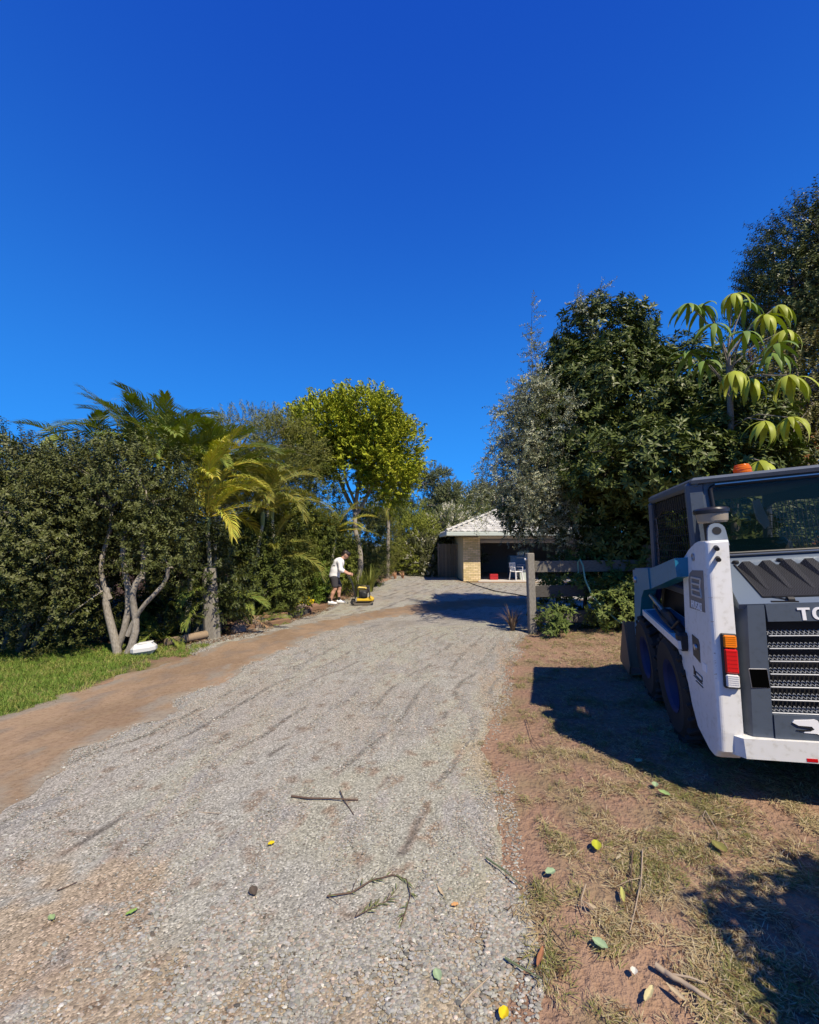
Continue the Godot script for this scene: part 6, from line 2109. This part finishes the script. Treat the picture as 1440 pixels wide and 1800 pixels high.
func make_litter():
	var gr := Color(0.28, 0.38, 0.22)
	var yg := Color(0.40, 0.42, 0.04)
	var ye := Color(0.65, 0.48, 0.02)
	var tan_ := Color(0.42, 0.34, 0.22)
	var L = func(x, y) -> Vector2: return pix(x, y)
	var data := [
		[1049, 1492, 0.075, 0.05, yg, "yellow green leaf lying on the soil right of the driveway edge", 1.2], [968, 1539, 0.055, 0.042, gr, "round pale green leaf close to the gravel edge", 0.3], [1055, 1667, 0.06, 0.04, gr, "pale green leaf lying on the verge above the bark strip", 2.4],
		[1123, 1342, 0.06, 0.05, gr, "pale leaf just below the loader's shadow, leftmost of three", 0.4], [1152, 1384, 0.06, 0.04, gr, "upper of two green leaves side by side near the loader's shadow", 1.0], [1168, 1399, 0.07, 0.045, Color(0.25, 0.36, 0.14), "lower of two green leaves side by side near the loader's shadow", 2.2],
		[1265, 1495, 0.08, 0.06, Color(0.20, 0.19, 0.06), "olive mottled leaf on the dry grass", 1.7], [1141, 1756, 0.075, 0.022, Color(0.50, 0.45, 0.24), "curved cream coloured dry leaf near the bottom edge", 0.7], [886, 1790, 0.045, 0.035, ye, "small bright yellow leaf at the bottom of the picture", 0.9],
		[769, 1722, 0.045, 0.035, gr, "small green leaf on the front gravel", 1.9], [800, 1597, 0.035, 0.022, Color(0.5, 0.28, 0.12), "small orange brown leaf on the gravel edge", 0.2], [775, 1573, 0.06, 0.016, tan_, "narrow tan leaf on the gravel near the leafy twig", 2.0],
		[477, 1488, 0.035, 0.03, ye, "small yellow leaf on the middle of the driveway", 0.5], [231, 1610, 0.045, 0.022, Color(0.2, 0.32, 0.08), "small green leaf on the left part of the driveway", 0.7], [90, 1620, 0.04, 0.025, Color(0.25, 0.34, 0.16), "pale green leaf at the driveway's left side", 2.6],
		[445, 1573, 0.06, 0.04, Color(0.10, 0.08, 0.06), "curled dark brown leaf on the gravel", 2.2], [1095, 1580, 0.085, 0.02, Color(0.40, 0.40, 0.12), "long curved yellow leaf beside the dry stems", 1.2], [1088, 1513, 0.05, 0.015, Color(0.35, 0.3, 0.2), "dry straw leaf on the verge", 0.6], [1040, 1600, 0.05, 0.02, tan_, "small tan leaf on the bare soil", 2.5], [950, 1690, 0.09, 0.02, Color(0.30, 0.14, 0.07), "reddish brown dry leaf standing in the grass tuft", 1.0],
		[1115, 1715, 0.03, 0.025, Color(0.6, 0.58, 0.5), "tiny pale chip beside the bark strip", 1.0], [1190, 1755, 0.07, 0.02, tan_, "tan leaf fragment beside the bark strip", 2.1]]
	for q in data: ground_leaf(L.call(q[0], q[1]), q[2], q[3], q[4], q[5], q[6])
	var br := mat("twig_brown", 0.10, 0.065, 0.045, 0.9)
	var tn := mat("twig_tan", 0.34, 0.27, 0.19, 0.9)
	var gb := mat("blade_green", 0.12, 0.15, 0.07, 0.6)
	ground_stick([L.call(512, 1404), L.call(545, 1408), L.call(590, 1409), L.call(630, 1410)], 0.0066, 0.0036, br, "broken brown stick lying across the driveway")
	ground_stick([L.call(598, 1394), L.call(606, 1412), L.call(622, 1436)], 0.0036, 0.0024, br, "thin twig crossing the brown stick")
	ground_stick([L.call(575, 1583), L.call(618, 1575), L.call(650, 1555), L.call(690, 1543), L.call(715, 1550), L.call(722, 1580), L.call(712, 1615), L.call(704, 1635)], 0.0042, 0.0018, br, "curved leafy twig lying on the near gravel", "fallen_twig", 6, Color(0.17, 0.20, 0.08))
	ground_stick([L.call(625, 1620), L.call(650, 1605), L.call(680, 1590), L.call(700, 1565)], 0.0024, 0.0012, br, "small side sprig below the curved leafy twig", "fallen_twig", 5, Color(0.18, 0.20, 0.09))
	ground_stick([L.call(855, 1515), L.call(885, 1535), L.call(920, 1565)], 0.0054, 0.0018, gb, "dark green blade at the edge of gravel and soil")
	ground_stick([L.call(888, 1693), L.call(920, 1710), L.call(950, 1726)], 0.0048, 0.0018, gb, "grey green blade near the bottom edge")
	ground_stick([L.call(1130, 1500), L.call(1128, 1550), L.call(1118, 1600), L.call(1108, 1640)], 0.0036, 0.0018, tn, "upright dry stem lying on the verge", "fallen_twig", 4)
	ground_stick([L.call(1112, 1500), L.call(1110, 1545), L.call(1112, 1570)], 0.0036, 0.0018, br, "short brown stem beside the dry stem")
	ground_stick([L.call(810, 1776), L.call(830, 1752), L.call(862, 1722)], 0.0036, 0.0024, tn, "pale straight twig on the soil at the bottom")
	ground_stick([L.call(970, 1638), L.call(990, 1665), L.call(1002, 1680)], 0.0030, 0.0018, br, "thin dark twig on the bare soil")
	ground_stick([L.call(1030, 1560), L.call(1022, 1590), L.call(1032, 1615)], 0.0036, 0.0024, tn, "pale forked twig on the verge", "fallen_twig", 3)
	ground_stick([L.call(925, 1265), L.call(935, 1300), L.call(960, 1330)], 0.0030, 0.0018, br, "thin twig on the soil beside the loader's shadow", "fallen_twig", 2)
	ground_stick([L.call(1240, 1430), L.call(1262, 1465), L.call(1280, 1495)], 0.0030, 0.0018, tn, "bent grass stem beside the olive leaf", "fallen_twig", 2)
	ground_stick([L.call(100, 1570), L.call(118, 1562), L.call(135, 1555)], 0.0030, 0.0018, br, "short twig on the driveway's left side")
	ground_stick([L.call(350, 1430), L.call(375, 1433), L.call(390, 1434)], 0.0024, 0.0018, tn, "short pale twig on the middle of the drive")
	# bark strip
	var b := MB.new()
	var a: Vector2 = L.call(1152, 1704)
	var e: Vector2 = L.call(1248, 1762)
	var pa := Vector3(a.x, gh(a.x, a.y) + 0.02, a.y)
	var pe := Vector3(e.x, gh(e.x, e.y) + 0.02, e.y)
	var bpts := []
	var brad := []
	for k in 9:
		var u := k / 8.0
		bpts.append(pa.lerp(pe, u) + Vector3(0.006 * sin(k * 1.7), -0.008 + 0.004 * cos(k * 2.1), 0.005 * sin(k * 2.6)))
		brad.append((0.011 - 0.004 * u) * (1.0 + 0.18 * sin(k * 3.1)) * (0.5 if k == 8 else 1.0))
	b.tube(bpts, brad, 7, true)
	b.tube([pa.lerp(pe, 0.35), pa.lerp(pe, 0.6) + Vector3(0.02, 0.006, -0.012), pa.lerp(pe, 0.8) + Vector3(0.045, 0.0, -0.02)], [0.004, 0.004, 0.002], 5, true)
	tag(obj("bark_strip", b, tn), "long pale strip of bark lying on the verge", "bark")

func pix(x: float, y: float) -> Vector2:
	# where a spot seen in the photograph lies on the ground, in metres
	var a := (x - 720.0) / 720.0
	var bb := (900.0 - y) / 720.0
	var th := deg_to_rad(4.526475)
	var d := Vector3(a, bb * cos(th) + sin(th), -(cos(th) - bb * sin(th)))
	var g := 0.0
	var p := Vector3.ZERO
	for k in 4:
		p = Vector3(0, 1.65, 0) + d * ((g - 1.65) / d.y)
		g = gh(p.x, p.z)
	return Vector2(p.x, p.z)
